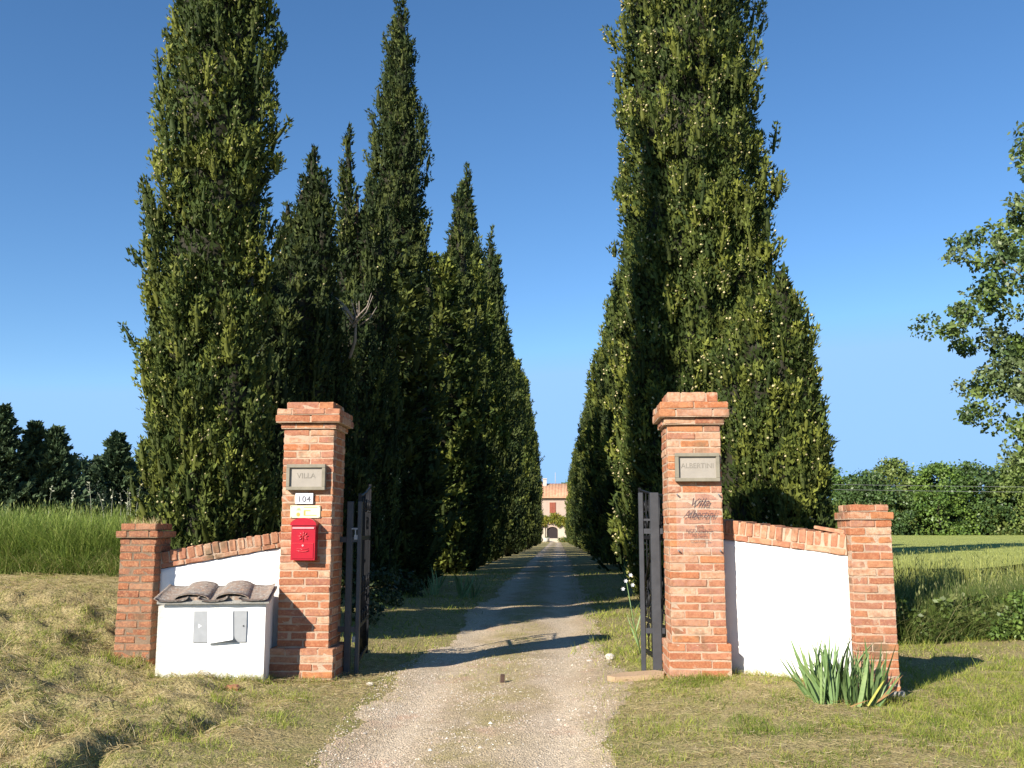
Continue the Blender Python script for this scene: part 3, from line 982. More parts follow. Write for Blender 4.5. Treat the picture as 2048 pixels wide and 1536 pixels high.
def cypress_crown(leaders, seed, dens, plen, pr, nspray, leaf, base=(.040, .060, .013), light=(.165, .180, .030), cones=0, crad=.013, low=(.022, .020, .010)):
    """leaders: (x, y, z0, z1, radius, profile points[(t, k)...])"""
    r = np.random.default_rng(seed)
    Vs, Qs, Cs = [], [], []; nv = 0
    conesP = []
    for li, (lx, ly_, z0, z1, rad, prof) in enumerate(leaders):
        pt = np.array(prof)
        H = z1 - z0
        # inner body
        nz, na = 34, 16
        tt = np.linspace(0, .97, nz); aa = np.linspace(0, 2 * np.pi, na, endpoint=False)
        rr = np.interp(tt, pt[:, 0], pt[:, 1]) * rad * .68
        TB, AB = np.meshgrid(tt, aa, indexing='ij')
        RB = rr[:, None] * (1 + .20 * r.uniform(-1, 1, TB.shape))
        Vb = np.stack([lx + RB * np.cos(AB), ly_ + RB * np.sin(AB), z0 + TB * H], -1).reshape(-1, 3)
        i_, j_ = np.meshgrid(np.arange(na), np.arange(nz - 1))
        qa = (j_ * na + i_).ravel(); qb = (j_ * na + (i_ + 1) % na).ravel()
        Vs.append(Vb); Qs.append(q2t(np.stack([qa, qb, qb + na, qa + na], 1)) + nv); nv += len(Vb)
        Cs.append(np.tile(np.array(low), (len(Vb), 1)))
        # short sprays straight on the inner body
        af = 2 * np.pi * rad * .74 * H * np.mean(np.interp(np.linspace(0, 1, 50), pt[:, 0], pt[:, 1]))
        nf = int(.72 * af / (leaf * leaf * .42))
        tf = r.uniform(0, .98, nf * 3); tf = tf[r.uniform(0, 1.05, nf * 3) < np.interp(tf, pt[:, 0], pt[:, 1])][:nf]; nf = len(tf)
        af_ = np.where(r.uniform(0, 1, nf) < .82, r.uniform(-np.pi - .2, .2, nf), r.uniform(0, np.pi, nf)); rf = np.interp(tf, pt[:, 0], pt[:, 1]) * rad * r.uniform(.66, .90, nf)
        of = np.stack([np.cos(af_), np.sin(af_), 0 * af_], 1)
        Pf = np.stack([lx + rf * of[:, 0], ly_ + rf * of[:, 1], z0 + tf * H], 1)
        Lf = leaf * r.uniform(1.0, 1.9, nf)
        Vd, Qd = spikes(Pf, unit(of * r.uniform(.2, 1, (nf, 1)) + np.array([[0, 0, .8]]) + r.normal(0, .35, (nf, 3))), Lf, Lf * r.uniform(.45, .7, nf), unit(of + r.normal(0, .5, (nf, 3))))
        Vs.append(Vd); Qs.append(Qd + nv); nv += len(Vd)
        Cs.append(np.repeat(np.array([base]) * r.uniform(.7, 1.3, (nf, 1)), 3, 0))
        # plumes
        area = 2 * np.pi * rad * H * np.mean(np.interp(np.linspace(0, 1, 50), pt[:, 0], pt[:, 1]))
        n = max(30, int(area * dens * .88))
        t = r.uniform(0, 1, n * 3); keep = r.uniform(0, 1, n * 3) < (.12 + np.interp(t, pt[:, 0], pt[:, 1]))
        t = t[keep][:n]; n = len(t)
        a = r.uniform(0, 2 * np.pi, n)
        lump = 1 + .10 * np.sin(a * 2 + t * 9 + seed) + .12 * np.sin(a * 5 - t * H * 2.1 + seed * 2) + .07 * np.sin(a * 3 + t * H * 4.3) + .06 * np.sin(a * 8 + t * H * 7.1)
        # whole deeper hollows
        hol = np.sin(a * 4 + t * H * 1.3 + seed * 1.7) * np.sin(t * H * 2.9 + a * 2 + seed)
        lump *= 1 - .20 * np.clip(hol - .25, 0, 1) / .75
        lump = np.clip(lump, .72, 1.12)
        kf = (np.sin(a) < .2) | (r.uniform(0, 1, n) < .15)          # sparser on the side away from the drive's mouth
        t, a, lump = t[kf], a[kf], lump[kf]; n = len(t)
        Rr = np.interp(t, pt[:, 0], pt[:, 1]) * rad * lump * r.uniform(.80, 1.02, n)
        Lp = plen * r.uniform(.6, 1.35, n) * np.clip(.55 + Rr / rad, .45, 1)
        out = np.stack([np.cos(a), np.sin(a), 0 * a], 1)
        stray = r.uniform(0, 1, n) < .018
        dirn = unit(np.array([[0, 0, 1.0]]) + out * (r.uniform(.03, .28, n) + stray * .6)[:, None] + r.normal(0, .09, (n, 3)))
        Pp = np.stack([lx + Rr * np.cos(a), ly_ + Rr * np.sin(a), z0 + t * H - Lp * .35], 1)
        Pp[:, :2] += out[:, :2] * (stray * .25 * pr * 3)[:, None]
        rp = pr * r.uniform(.7, 1.3, n) * np.clip(.5 + Rr / rad, .5, 1)
        e1 = unit(np.cross(dirn, out + .01)); e2 = np.cross(dirn, e1)
        mixv = r.uniform(0, 1, n) ** 1.8
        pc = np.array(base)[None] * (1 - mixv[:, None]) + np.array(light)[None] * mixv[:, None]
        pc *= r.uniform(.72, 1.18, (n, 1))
        # plume bodies, coloured darker than their sprays to imitate self-shadowing
        S = np.array([0, .45, 1.0]); K = np.array([.5, 1.0, .06]) * .42
        m = 4
        th = np.linspace(0, 2 * np.pi, m, endpoint=False)
        jit = r.uniform(.75, 1.2, (n, 3, m))
        cen = Pp[:, None, None, :] + dirn[:, None, None, :] * (S[None, :, None, None] * Lp[:, None, None, None])
        off = (e1[:, None, None, :] * np.cos(th)[None, None, :, None] + e2[:, None, None, :] * np.sin(th)[None, None, :, None]) * (rp[:, None, None, None] * K[None, :, None, None] * jit[..., None])
        Vb = (cen + off).reshape(-1, 3)
        base_i = (np.arange(n) * 3 * m)[:, None, None]
        jj_, kk_ = np.meshgrid(np.arange(2), np.arange(m), indexing='ij')
        a0 = (jj_ * m + kk_)[None] + base_i; a1 = (jj_ * m + (kk_ + 1) % m)[None] + base_i
        Qb = np.stack([a0, a1, a1 + m, a0 + m], -1).reshape(-1, 4)
        Vs.append(Vb); Qs.append(q2t(Qb) + nv); nv += len(Vb)
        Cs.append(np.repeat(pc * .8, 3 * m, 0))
        # sprays
        ns = int(nspray * .84); leaf_ = leaf * 1.12
        s = r.uniform(0, 1, (n, ns)) ** .85; ph = r.uniform(0, 2 * np.pi, (n, ns))
        S = np.array([0, .2, .5, .8, 1.0])
        k = np.interp(s, S, [.4, .85, 1.0, .72, .2]) * r.uniform(.62, 1.1, (n, ns))
        lo = e1[:, None, :] * np.cos(ph)[..., None] + e2[:, None, :] * np.sin(ph)[..., None]
        P0 = (Pp[:, None, :] + dirn[:, None, :] * (s * Lp[:, None])[..., None] + lo * (k * rp[:, None])[..., None]).reshape(-1, 3)
        Dd = unit((dirn[:, None, :] * 1.0 + lo * r.uniform(.1, .9, (n, ns))[..., None] + r.normal(0, .3, (n, ns, 3))).reshape(-1, 3))
        Nn = unit(lo.reshape(-1, 3) + r.normal(0, .55, (n * ns, 3)))
        Ll = leaf_ * r.uniform(.6, 1.4, n * ns)
        Vd, Qd = spikes(P0, Dd, Ll, Ll * r.uniform(.42, .68, n * ns), Nn)
        Vs.append(Vd); Qs.append(Qd + nv); nv += len(Vd)
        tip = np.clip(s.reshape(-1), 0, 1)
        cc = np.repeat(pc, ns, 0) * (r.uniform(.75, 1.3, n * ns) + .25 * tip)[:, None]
        Cs.append(np.repeat(cc, 3, 0))
        if cones:
            nc = int(cones * area); pick = r.integers(0, n, nc)
            clump = r.uniform(0, 1, n) ** 2.0
            pick = pick[r.uniform(0, 1, nc) < clump[pick] * 1.6]
            s_ = r.uniform(.1, .9, len(pick)); ph_ = r.uniform(0, 6.28, len(pick))
            lo_ = e1[pick] * np.cos(ph_)[:, None] + e2[pick] * np.sin(ph_)[:, None]
            conesP.append(Pp[pick] + dirn[pick] * (s_ * Lp[pick])[:, None] + lo_ * (rp[pick] * np.interp(s_, S, [.5, .95, 1.08, .75, .2]))[:, None])
    me = qmesh("crown", np.concatenate(Vs), np.concatenate(Qs), np.clip(np.concatenate(Cs), 0, 1))
    cm = None
    if cones and conesP:
        Pc = np.concatenate(conesP); nc = len(Pc); rad_ = crad * r.uniform(.8, 1.5, nc)
        oc = np.array([(1, 0, 0), (0, 1, 0), (-1, 0, 0), (0, -1, 0), (0, 0, 1), (0, 0, -1)], float)
        Vc = (Pc[:, None, :] + oc[None] * rad_[:, None, None]).reshape(-1, 3)
        tr = np.array([(0, 1, 4), (1, 2, 4), (2, 3, 4), (3, 0, 4), (1, 0, 5), (2, 1, 5), (3, 2, 5), (0, 3, 5)])
        Qc = (tr[None] + (np.arange(nc) * 6)[:, None, None]).reshape(-1, 3)
        cc = np.array([(.50, .43, .22)]) * r.uniform(.55, 1.25, (nc, 1)) * np.array([[1, 1, 1]])
        cm = qmesh("seed_cones", Vc, Qc, np.clip(np.repeat(cc, 6, 0), 0, .8), smooth=True)
    return me, cm


COLUMN = [(0, .55), (.05, .82), (.2, 1.0), (.5, .97), (.75, .80), (.92, .48), (1, .04)]
SPIRE = [(0, .6), (.06, .88), (.22, 1.0), (.45, .93), (.7, .68), (.88, .38), (1, .03)]
BUSHY = [(0, .7), (.1, .95), (.3, 1.0), (.6, .9), (.85, .6), (1, .08)]
ROUND = [(0, .7), (.15, 1.0), (.65, .95), (.88, .72), (1, .2)]
WISP = [(0, .9), (.3, 1.0), (.7, .6), (1, .1)]


def cypress(loc, label, leaders, seed, dens, plen, pr, ns, leaf, trunk_r=.16, group=None, **kw):
    z = gz(*loc)
    t = empty("cypress_tree", (loc[0], loc[1], z), 0, label, "cypress", group or "cypresses lining the drive")
    top = max(l[3] for l in leaders)
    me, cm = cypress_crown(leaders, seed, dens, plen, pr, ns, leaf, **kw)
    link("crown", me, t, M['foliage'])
    if cm is not None:
        c = link("seed_cones", cm, t, M['seedcone']); c['kind'] = 'stuff'
    MB().tube([(0, 0, -.3), (.02, 0, .3), (0, .02, top * .5), (0, 0, top * .85)], [trunk_r * 1.3, trunk_r, trunk_r * .6, .03], 8).build("trunk", M['bark'], t)
    return t


# left row, nearest the gate first; darker foliage tints imitate shade here
cypress((-3.88, 10.55), "tall cone-studded cypress cut off by the frame, nearest in the left row",
        [(0, 0, .10, 14.0, .62, [(0, .85), (.06, 1.0), (.25, 1.06), (.40, 1.03), (.54, .86), (.85, .6), (1, .05)]),
         (-.06, -.22, .05, 3.9, .44, BUSHY), (.36, -.30, .05, 3.3, .36, BUSHY), (.12, -.40, .1, 2.5, .38, BUSHY), (-.20, .05, .1, 5.2, .30, BUSHY), (.25, .0, .1, 2.9, .5, BUSHY)],
        11, 31, .30, .078, 62, .050, cones=50, crad=.0118)
cypress((-3.85, 14.6), "short dark cypress with a ragged forked top behind the mailbox pillar",
        [(-.10, 0, .2, 6.3, .42, BUSHY), (-.36, .0, 2.5, 6.0, .24, WISP), (.22, -.1, .2, 6.45, .35, BUSHY), (0, .3, .1, 5.4, .62, BUSHY), (.1, -.9, .1, 4.9, .6, BUSHY), (-.15, -1.9, .1, 4.6, .62, BUSHY), (.05, -.1, 4.0, 6.9, .22, WISP), (.35, .1, .1, 4.0, .55, BUSHY)],  # low forward leaders, hidden from view, added to shade the drive
        12, 22, .34, .085, 46, .062, cones=10, crad=.014, base=(.022, .036, .010), light=(.085, .10, .022))
cypress((-3.75, 17.6), "slender cypress with a thin leaning tip left of the tallest spire",
        [(-.18, 0, .2, 8.6, .36, [(0, .8), (.3, 1), (.7, .7), (.85, .32), (1, .06)]), (.30, .1, .2, 7.6, .50, BUSHY), (0, .0, .1, 5.6, .68, BUSHY), (.1, 1.2, .1, 6.4, .65, BUSHY), (.2, -.9, .1, 5.2, .6, BUSHY)],  # low leaders spread along the row to fill out the drive's shade
        13, 17, .38, .092, 42, .07, cones=8, crad=.016, base=(.022, .036, .010), light=(.085, .10, .022))
cypress((-4.10, 24.2), "tallest pointed cypress spire of the left row, narrow and dense",
        [(0, 0, .1, 15.2, .80, [(0, .85), (.1, 1.0), (.35, 1.05), (.6, 1.0), (.76, .78), (.9, .40), (1, .04)]), (-.35, -.5, .1, 5.5, .60, BUSHY), (.55, -.3, .2, 8.2, .50, SPIRE), (.5, -.4, .1, 4.6, .65, BUSHY)],
        14, 15, .42, .105, 52, .076, base=(.028, .044, .012), light=(.095, .110, .024))
cypress((-3.85, 34.5), "pointed cypress with a broad left shoulder right of the tallest spire",
        [(0, 0, .1, 12.0, .80, SPIRE), (.30, .2, .1, 14.2, .70, SPIRE), (-.3, 0, .1, 8, .7, SPIRE), (.4, .8, .1, 8, .8, BUSHY)], 15, 9, .6, .14, 44, .12, base=(.028, .044, .012), light=(.095, .110, .024))
cypress((-3.85, 42.0), "sharp cypress whose tip rises above its left neighbour halfway down the left row",
        [(-.15, 0, .1, 17.4, 1.05, SPIRE), (.5, -.2, .1, 9, .8, SPIRE)], 16, 6.5, .8, .17, 40, .15, base=(.028, .044, .012), light=(.095, .110, .024))
cypress((-3.45, 50.0), "cypress with a thin ragged side tip in the middle of the left row",
        [(0, 0, .1, 17.0, 1.0, SPIRE), (.3, 0, 8, 16.0, .5, WISP)], 17, 5.5, .85, .19, 38, .17, base=(.028, .044, .012), light=(.095, .110, .024))
lr = [(62, 15.2), (72, 14.6), (84, 16.2), (97, 17.5), (112, 17.2), (128, 15.2), (144, 13.5)]
ordinal = ["eighth", "ninth", "tenth", "eleventh", "twelfth", "thirteenth", "fourteenth"]
protoA = None
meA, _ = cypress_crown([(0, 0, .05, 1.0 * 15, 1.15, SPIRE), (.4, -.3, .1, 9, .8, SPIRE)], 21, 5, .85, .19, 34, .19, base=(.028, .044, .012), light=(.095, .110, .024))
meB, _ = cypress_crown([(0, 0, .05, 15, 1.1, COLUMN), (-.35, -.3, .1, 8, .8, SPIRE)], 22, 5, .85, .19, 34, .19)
trk = MB().tube([(0, 0, -.3), (0, 0, .4), (0, 0, 8), (0, 0, 13)], [.25, .2, .12, .03], 7).mesh("trunk")


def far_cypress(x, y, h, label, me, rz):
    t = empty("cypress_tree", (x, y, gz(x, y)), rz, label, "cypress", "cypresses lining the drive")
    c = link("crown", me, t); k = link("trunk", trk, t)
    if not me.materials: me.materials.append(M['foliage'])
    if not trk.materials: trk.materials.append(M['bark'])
    t.scale = (1, 1, h / 15)
    return t


for i, (y, h) in enumerate(lr):
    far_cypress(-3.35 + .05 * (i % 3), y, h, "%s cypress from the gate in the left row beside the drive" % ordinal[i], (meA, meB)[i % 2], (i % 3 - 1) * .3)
for (y, h, nm) in ((21.0, 7.6, "low cypress wedged just before the tallest spire of the left row"), (28.2, 9.4, "half-hidden cypress just beyond the tallest spire of the left row"),
                   (31.4, 10.2, "half-hidden cypress just before the broad-shouldered one of the left row"), (38.2, 12.4, "cypress tucked behind the broad-shouldered one of the left row"),
                   (46.0, 12.8, "cypress tucked between the two sharp ones halfway down the left row"), (55.5, 13.6, "cypress tucked behind the ragged-tipped one of the left row"),
                   (67.0, 13.4, "cypress tucked between the eighth and ninth of the left row"), (78.0, 13.6, "cypress tucked between the ninth and tenth of the left row"),
                   (90.5, 14.5, "cypress tucked between the tenth and eleventh of the left row")):
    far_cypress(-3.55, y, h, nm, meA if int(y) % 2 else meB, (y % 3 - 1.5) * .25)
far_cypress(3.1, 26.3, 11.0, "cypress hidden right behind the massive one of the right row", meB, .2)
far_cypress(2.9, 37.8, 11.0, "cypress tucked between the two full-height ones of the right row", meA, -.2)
# right row
cypress((2.14, 10.1), "short bushy cypress full of pale cones behind the white right-hand wall",
        [(.22, .0, .1, 4.05, .21, ROUND), (-.06, .0, .1, 3.70, .25, ROUND), (.38, .0, .1, 3.45, .21, ROUND), (.46, .0, .1, 2.9, .19, ROUND), (-.25, .1, .1, 3.3, .3, ROUND), (.15, .0, .1, 2.9, .36, BUSHY), (.1, .1, .1, 2.2, .42, BUSHY), (.30, .5, .1, 3.1, .33, BUSHY)],
        31, 36, .25, .068, 62, .046, cones=75, crad=.0125)
cypress((2.80, 19.6), "massive broad cypress cut off by the frame, studded with cones, in the right row",
        [(0, 0, .1, 19.5, 1.58, [(0, .6), (.06, .9), (.2, 1.02), (.45, 1.02), (.7, .84), (.88, .55), (1, .06)]),
         (-.72, -.6, .1, 7.0, .85, ROUND), (.6, -.6, .1, 8.5, .85, ROUND), (-.3, -.9, .1, 5.2, .80, ROUND), (.2, -.8, .1, 10.5, .70, BUSHY), (-.5, -.3, .2, 11.0, .90, SPIRE)],
        32, 9.6, .50, .125, 66, .080, trunk_r=.28, cones=30, crad=.021)
rr_ = [(31, 12.4, "second"), (41, 12.0, "third"), (52, 11.6, "fourth"), (64, 11.4, "fifth"), (77, 11.5, "sixth"), (91, 11.2, "seventh"), (106, 11.6, "eighth"), (122, 11.8, "ninth"), (140, 11.0, "tenth")]
cypress((2.80, 33.0), "first full-height cypress behind the massive one in the right row",
        [(0, 0, .1, 13.0, 1.15, SPIRE), (-.5, -.3, .1, 7, .7, SPIRE)], 33, 8, .65, .15, 44, .125)
cypress((2.75, 43.0), "second full-height cypress behind the massive one in the right row",
        [(0, 0, .1, 12.4, 1.15, SPIRE), (-.5, -.2, .1, 7, .8, SPIRE)], 34, 6.5, .8, .17, 40, .15)
for i, (y, h, nm) in enumerate(rr_[2:]):
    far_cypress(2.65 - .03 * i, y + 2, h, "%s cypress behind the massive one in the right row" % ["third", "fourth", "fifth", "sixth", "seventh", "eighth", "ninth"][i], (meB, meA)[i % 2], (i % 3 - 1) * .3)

# dead twigs showing on the left row
tw = MB(); rr = random.Random(4)
for k in range(12):
    a = R(90 + rr.uniform(-48, 42)); L = rr.uniform(.25, .62); y = rr.uniform(-.1, .1)
    p0 = Vector((rr.uniform(-.06, .06), y, rr.uniform(-.05, .1)))
    p1 = p0 + Vector((math.cos(a) * L * .5 + rr.uniform(-.05, .05), rr.uniform(-.1, .05), math.sin(a) * L * .5))
    p2 = p1 + Vector((math.cos(a + .3) * L * .5, rr.uniform(-.1, .05), math.sin(a + .3) * L * .55))
    tw.tube([p0, p1, p2], [.014, .009, .004], 5)
tw.tube([(-.3, .5, -.8), (-.05, .2, -.2), (0, 0, .05)], [.03, .025, .014], 6)
two = tw.build("dead_branches", M['deadwood'], None); two.location = (-3.02, 14.3, 4.35)
tag(two, "bare grey twigs sticking out between the dark cypresses above the mailbox pillar", "dead branch")


# ------------------------------------------------------------------ broadleaf trees
def leaf_cloud(centres, rad, per, leaf, seed, cols, flat=.8):
    r = np.random.default_rng(seed); n = len(centres)
    d = unit(r.normal(0, 1, (n * per, 3))); rr = r.uniform(.25, 1, (n * per, 1)) ** .6
    rad = np.repeat(np.broadcast_to(rad, (n,)), per)[:, None]
    P = np.repeat(centres, per, 0) + d * rr * rad * np.array([[1, 1, flat]])
    D = unit(r.normal(0, 1, P.shape) + np.array([[0, 0, -.25]])); Nn = unit(r.normal(0, .8, P.shape) + d * .5 + np.array([[0, 0, .5]]))
    L = leaf * r.uniform(.6, 1.3, len(P))
    V, Q = diamonds(P, D, L, L * r.uniform(.6, .85, len(P)), Nn)
    c = np.array(cols)[r.integers(0, len(cols), n)]
    C = np.repeat(c, per, 0) * r.uniform(.7, 1.35, (n * per, 1))
    return V, Q, np.repeat(np.clip(C, 0, 1), 4, 0)


def big_tree(x, y):
    r = np.random.default_rng(77)
    t = empty("broadleaf_tree", (x, y, gz(x, y)), 0, "large leafy tree reaching in from the right edge above the field", "tree")
    zk = np.array([2.0, 2.6, 3.4, 4.2, 5.0, 5.6, 6.3, 6.9, 7.2, 8.2, 9.2]); rk = np.array([1.7, 2.3, 2.55, 2.6, 3.0, 2.7, 2.4, 1.9, 1.35, 1.2, .3])
    C = []
    while len(C) < 620:
        z = r.uniform(2.0, 9.2); a = r.uniform(0, 2 * math.pi)
        R_ = .93 * np.interp(z, zk, rk) * (1 + .16 * math.sin(a * 5 + z * 4))
        q = r.uniform(.25, 1) ** .5 * R_
        C.append((math.cos(a) * q, math.sin(a) * q, z))
    C = np.array(C)
    V, Q, K = leaf_cloud(C, r.uniform(.16, .36, len(C)), 130, .085, 78, [(.11, .165, .04), (.14, .19, .05), (.08, .125, .04), (.13, .17, .07)])
    link("crown", qmesh("crown", V, Q, K), t, M['leaf'])
    MB().tube([(0, 0, -.2), (.05, 0, 1.2), (-.05, .1, 3.5), (.1, 0, 6), (0, 0, 8.6)], [.32, .25, .2, .12, .03], 10).build("trunk", M['bark'], t)
    lm = MB()
    for i in range(60):
        c = Vector(C[i * 9]); z0 = max(1.4, c.z - 1.3 - r.uniform(0, .8)); m = c * .5; m.z = (z0 + c.z) / 2 - .1
        lm.tube([(0, 0, z0), m, c], [.055, .03, .008], 5)
    lm.build("limbs", M['bark'], t)
    return t


big_tree(9.45, 16.2)


def wood_tree_mesh(seed, H, Rr, cols=((.055, .095, .025), (.075, .12, .03), (.045, .08, .025), (.065, .10, .04))):
    r = np.random.default_rng(seed); C = []
    while len(C) < 190:
        z = r.uniform(.03, 1); a = r.uniform(0, 6.283)
        R_ = Rr * (math.cos(max(0, z - .35) / .65 * math.pi / 2) ** .5) * (1 + .2 * math.sin(3 * a + seed))
        q = r.uniform(.4, 1) ** .5 * R_; C.append((math.cos(a) * q, math.sin(a) * q, z * H))
    C = np.array(C)
    V, Q, K = leaf_cloud(C, r.uniform(.45, 1.15, len(C)), 66, .30, seed + 1, cols)
    return qmesh("crown", V, Q, K)


wm = [wood_tree_mesh(s, h, q, c) for s, h, q, c in ((51, 7.8, 3.9, [(.11, .18, .035), (.14, .21, .04), (.08, .14, .03)]), (52, 6.9, 4.3, [(.07, .12, .035), (.09, .14, .04), (.055, .095, .03)]), (53, 8.3, 3.4, [(.15, .20, .05), (.12, .17, .04), (.18, .22, .06)]))]
for m_ in wm: m_.materials.append(M['leaf'])
wt = MB().tube([(0, 0, -.5), (0, 0, 2), (.2, 0, 5)], [.28, .2, .05], 7).mesh("trunk"); wt.materials.append(M['bark'])
desc = ["rounded tree just right of the right-hand cypresses in the far wood", "low bushy tree second in the far wood edge", "tree above the small brick pillar in the far wood",
        "dense tree behind the right pillar's edge in the far wood", "tree with a taller tip in the middle of the far wood", "fifth rounded tree of the wood counted rightwards",
        "tree in the far wood just before the overhanging boughs", "far wood tree below the overhanging boughs", "far wood tree near the right frame edge", "far wood tree cut by the right frame edge",
        "wood tree beyond the right frame edge"]
for i, (px, yy, s) in enumerate([(27, 101, .95), (30.5, 98, .92), (34, 101, .95), (37.3, 98, .93), (41, 99, 1.04), (44.6, 97, .94), (47.5, 99, .97), (51.5, 97, .92), (56, 99, .98), (60.0, 97, .90), (65, 99, 1.0)]):
    t = empty("wood_tree", (px, yy, 0.2), i * 1.3, desc[i], "tree", "trees of the wood beyond the right field")
    link("crown", wm[i % 3], t); link("trunk", wt, t); t.scale = (s, s, s)
# far background mass behind so that no horizon shows through
V, Q, K = [], [], []
r = np.random.default_rng(5)
C = np.stack([r.uniform(22, 85, 300), r.uniform(104, 112, 300), r.uniform(.2, 6.1, 300)], 1)
V, Q, K = leaf_cloud(C, r.uniform(1.0, 1.8, 300), 70, .55, 6, [(.07, .12, .03), (.09, .14, .035), (.06, .10, .03)])
o = link("undergrowth", qmesh("undergrowth", V, Q, K), None, M['leaf']); tag(o, "dark undergrowth massed behind the far wood on the right", "undergrowth", kind='stuff')


# ------------------------------------------------------------------ dark conifers far left
def conifer_mesh(seed, H, Rb, forks=1):
    r = np.random.default_rng(seed); P = []; D = []; Nn = []; C = []
    B = []
    for f in range(forks):
        fx = (f - (forks - 1) / 2) * 1.5; hh = H * (1 - .04 * f)
        n = int(190)
        for k in range(n):
            t = (k / n) ** .9; z = .03 * H + t * hh * .96
            rad = Rb * (1 - t) ** .95 * r.uniform(.45, 1.3) * (1 + .25 * math.sin(k * .31)) + .16
            
            a = k * 2.4 + r.uniform(-.3, .3)
            B.append((fx * min(1, .4 + t), 0, z, a, rad))
    pts = []; dirs = []
    for (bx, by, z, a, rad) in B:
        m = int(10 + rad * 26)
        s = r.uniform(.08, 1, m)
        o_ = np.array([math.cos(a), math.sin(a), 0.])
        sd = np.array([-math.sin(a), math.cos(a), 0.])
        p = np.array([bx, by, z]) + o_ * (s * rad)[:, None] + sd * (r.uniform(-.16, .16, m) * rad * (1.15 - s))[:, None]
        p[:, 2] += -.10 * rad * s + .38 * rad * s ** 2.5 + r.uniform(-.10, .10, m)
        pts.append(p); dirs.append(np.repeat((o_ + np.array([0, 0, .75]))[None], m, 0) + r.normal(0, .35, (m, 3)))
    P = np.concatenate(pts); D = unit(np.concatenate(dirs)); n = len(P)
    L = r.uniform(.28, .58, n)
    V1, Q1 = diamonds(P, D, L, L * .45, unit(r.normal(0, 1, (n, 3)) + np.array([[0, 0, .4]])))
    V2, Q2 = diamonds(P, unit(D + r.normal(0, .4, D.shape)), L * .9, L * .5, unit(r.normal(0, 1, (n, 3))))
    K = np.array([(.062, .095, .045)]) * r.uniform(.6, 1.5, (n, 1)); K = np.repeat(K, 4, 0)
    return qmesh("crown", np.concatenate([V1, V2]), np.concatenate([Q1, Q2 + len(V1)]), np.concatenate([K, K]))


bm_ = wood_tree_mesh(57, 7.4, 4.4, [(.028, .05, .024), (.035, .055, .028), (.03, .05, .02)]); bm_.materials.append(M['leaf'])
cms = [conifer_mesh(61, 9.6, 3.0), conifer_mesh(62, 8.9, 3.2, 2), conifer_mesh(63, 8.0, 3.1), conifer_mesh(64, 8.4, 2.6)]
for m_ in cms: m_.materials.append(M['foliage'])
ct = MB().tube([(0, 0, -.5), (0, 0, 3), (0, 0, 8)], [.3, .2, .03], 7).mesh("trunk"); ct.materials.append(M['bark'])
for (x, y, k, s, lb) in [(-33.9, 58, 0, .86, "dark pyramidal conifer at the left frame edge beyond the tall grass"),
                         (-32.3, 60, 1, .84, "broad dark conifer with two pointed tops beyond the tall grass"),
                         (-32.2, 70, 2, .97, "dark conifer with a blunt jagged top midway to the first cypress"),
                         (-31.7, 74, 3, .90, "dark conifer partly hidden by the first left cypress"),
                         (-37.5, 60, 2, 1.0, "dark conifer just outside the left frame edge")]:
    t = empty("dark_conifer", (x, y, .5), k * 1.7 if k != 1 else .2, lb, "conifer", "dark conifers beyond the left field")
    link("crown", cms[k], t); link("trunk", ct, t); t.scale = (s, s, s)
for i, (x, y, s, lb) in enumerate([(-33.2, 72, .80, "dark bush filling the gap just left of the blunt-topped conifer"), (-35.0, 70, .78, "low rounded bush between the two groups of dark conifers"), (-30.3, 73, .70, "rounded dark bush behind the first left cypress"),
                                   (-32.6, 67, .52, "low dark bush under the blunt-topped conifer")]):
    t = empty("dark_bush", (x, y, .4), i, lb, "bush", "dark bushes beyond the left field")
    link("crown", bm_, t); link("trunk", wt, t); t.scale = (s, s, s)

# ------------------------------------------------------------------ farmhouse at the end of the drive
HX, HY = -1.3, 182.0
hz = -.95
M['render'] = simple("pinkish_render", (.46, .35, .28), .9, .18, .8, .3, .01)
M['render_lo'] = simple("cream_render", (.54, .46, .36), .9, .2, .9, .3, .01)
M['shutter'] = simple("brick_red_shutter", (.30, .085, .05), .7, .2, 2, 0)
M['door'] = simple("dark_door", (.03, .02, .02), .6, .3, 2, 0)
M['terracotta'] = simple("terracotta_tile", (.50, .24, .14), .9, .4, 1.4, .4, .02, c2=(.58, .38, .24))
M['chim'] = simple("chimney_render", (.5, .46, .42), .9, .2, 2, 0)
hs = empty("farmhouse", (HX, HY, hz), 0, "cream and pink farmhouse with terracotta roof at the end of the drive", "farmhouse")
WH = 8.15
hwall = MB()
# front wall with openings: x positions in metres from the axis
ar = [(1.0 * math.cos(t) + .35, 2.2 + .62 * math.sin(t)) for t in [math.pi * k / 10 for k in range(11)]]
outer = [(-8, -1), (-.65, -1), (-.65, 2.2)] + ar[::-1][1:-1] + [(1.35, 2.2), (1.35, -1), (9, -1), (9, WH), (-8, WH)]
hwall.prism(outer, 0, .4)
hwall.box(-8, -7.6, .4, 8, -1, WH); hwall.box(8.6, 9, .4, 8, -1, WH); hwall.box(-8, 9, 8, 8.4, -1, WH)
hwall.build("wall", M['render'], hs)
MB().prism([(-8, 0), (-.655, 0), (-.655, 3.1), (-8, 3.1)], -.05, -.003).build("lower_render", M['render_lo'], hs)
MB().prism([(1.36, 0), (9, 0), (9, 3.1), (1.36, 3.1)], -.05, -.003).build("lower_render", M['render_lo'], hs)
MB().box(-.62, 1.32, .25, .32, -.2, 2.9).build("door", M['door'], hs)
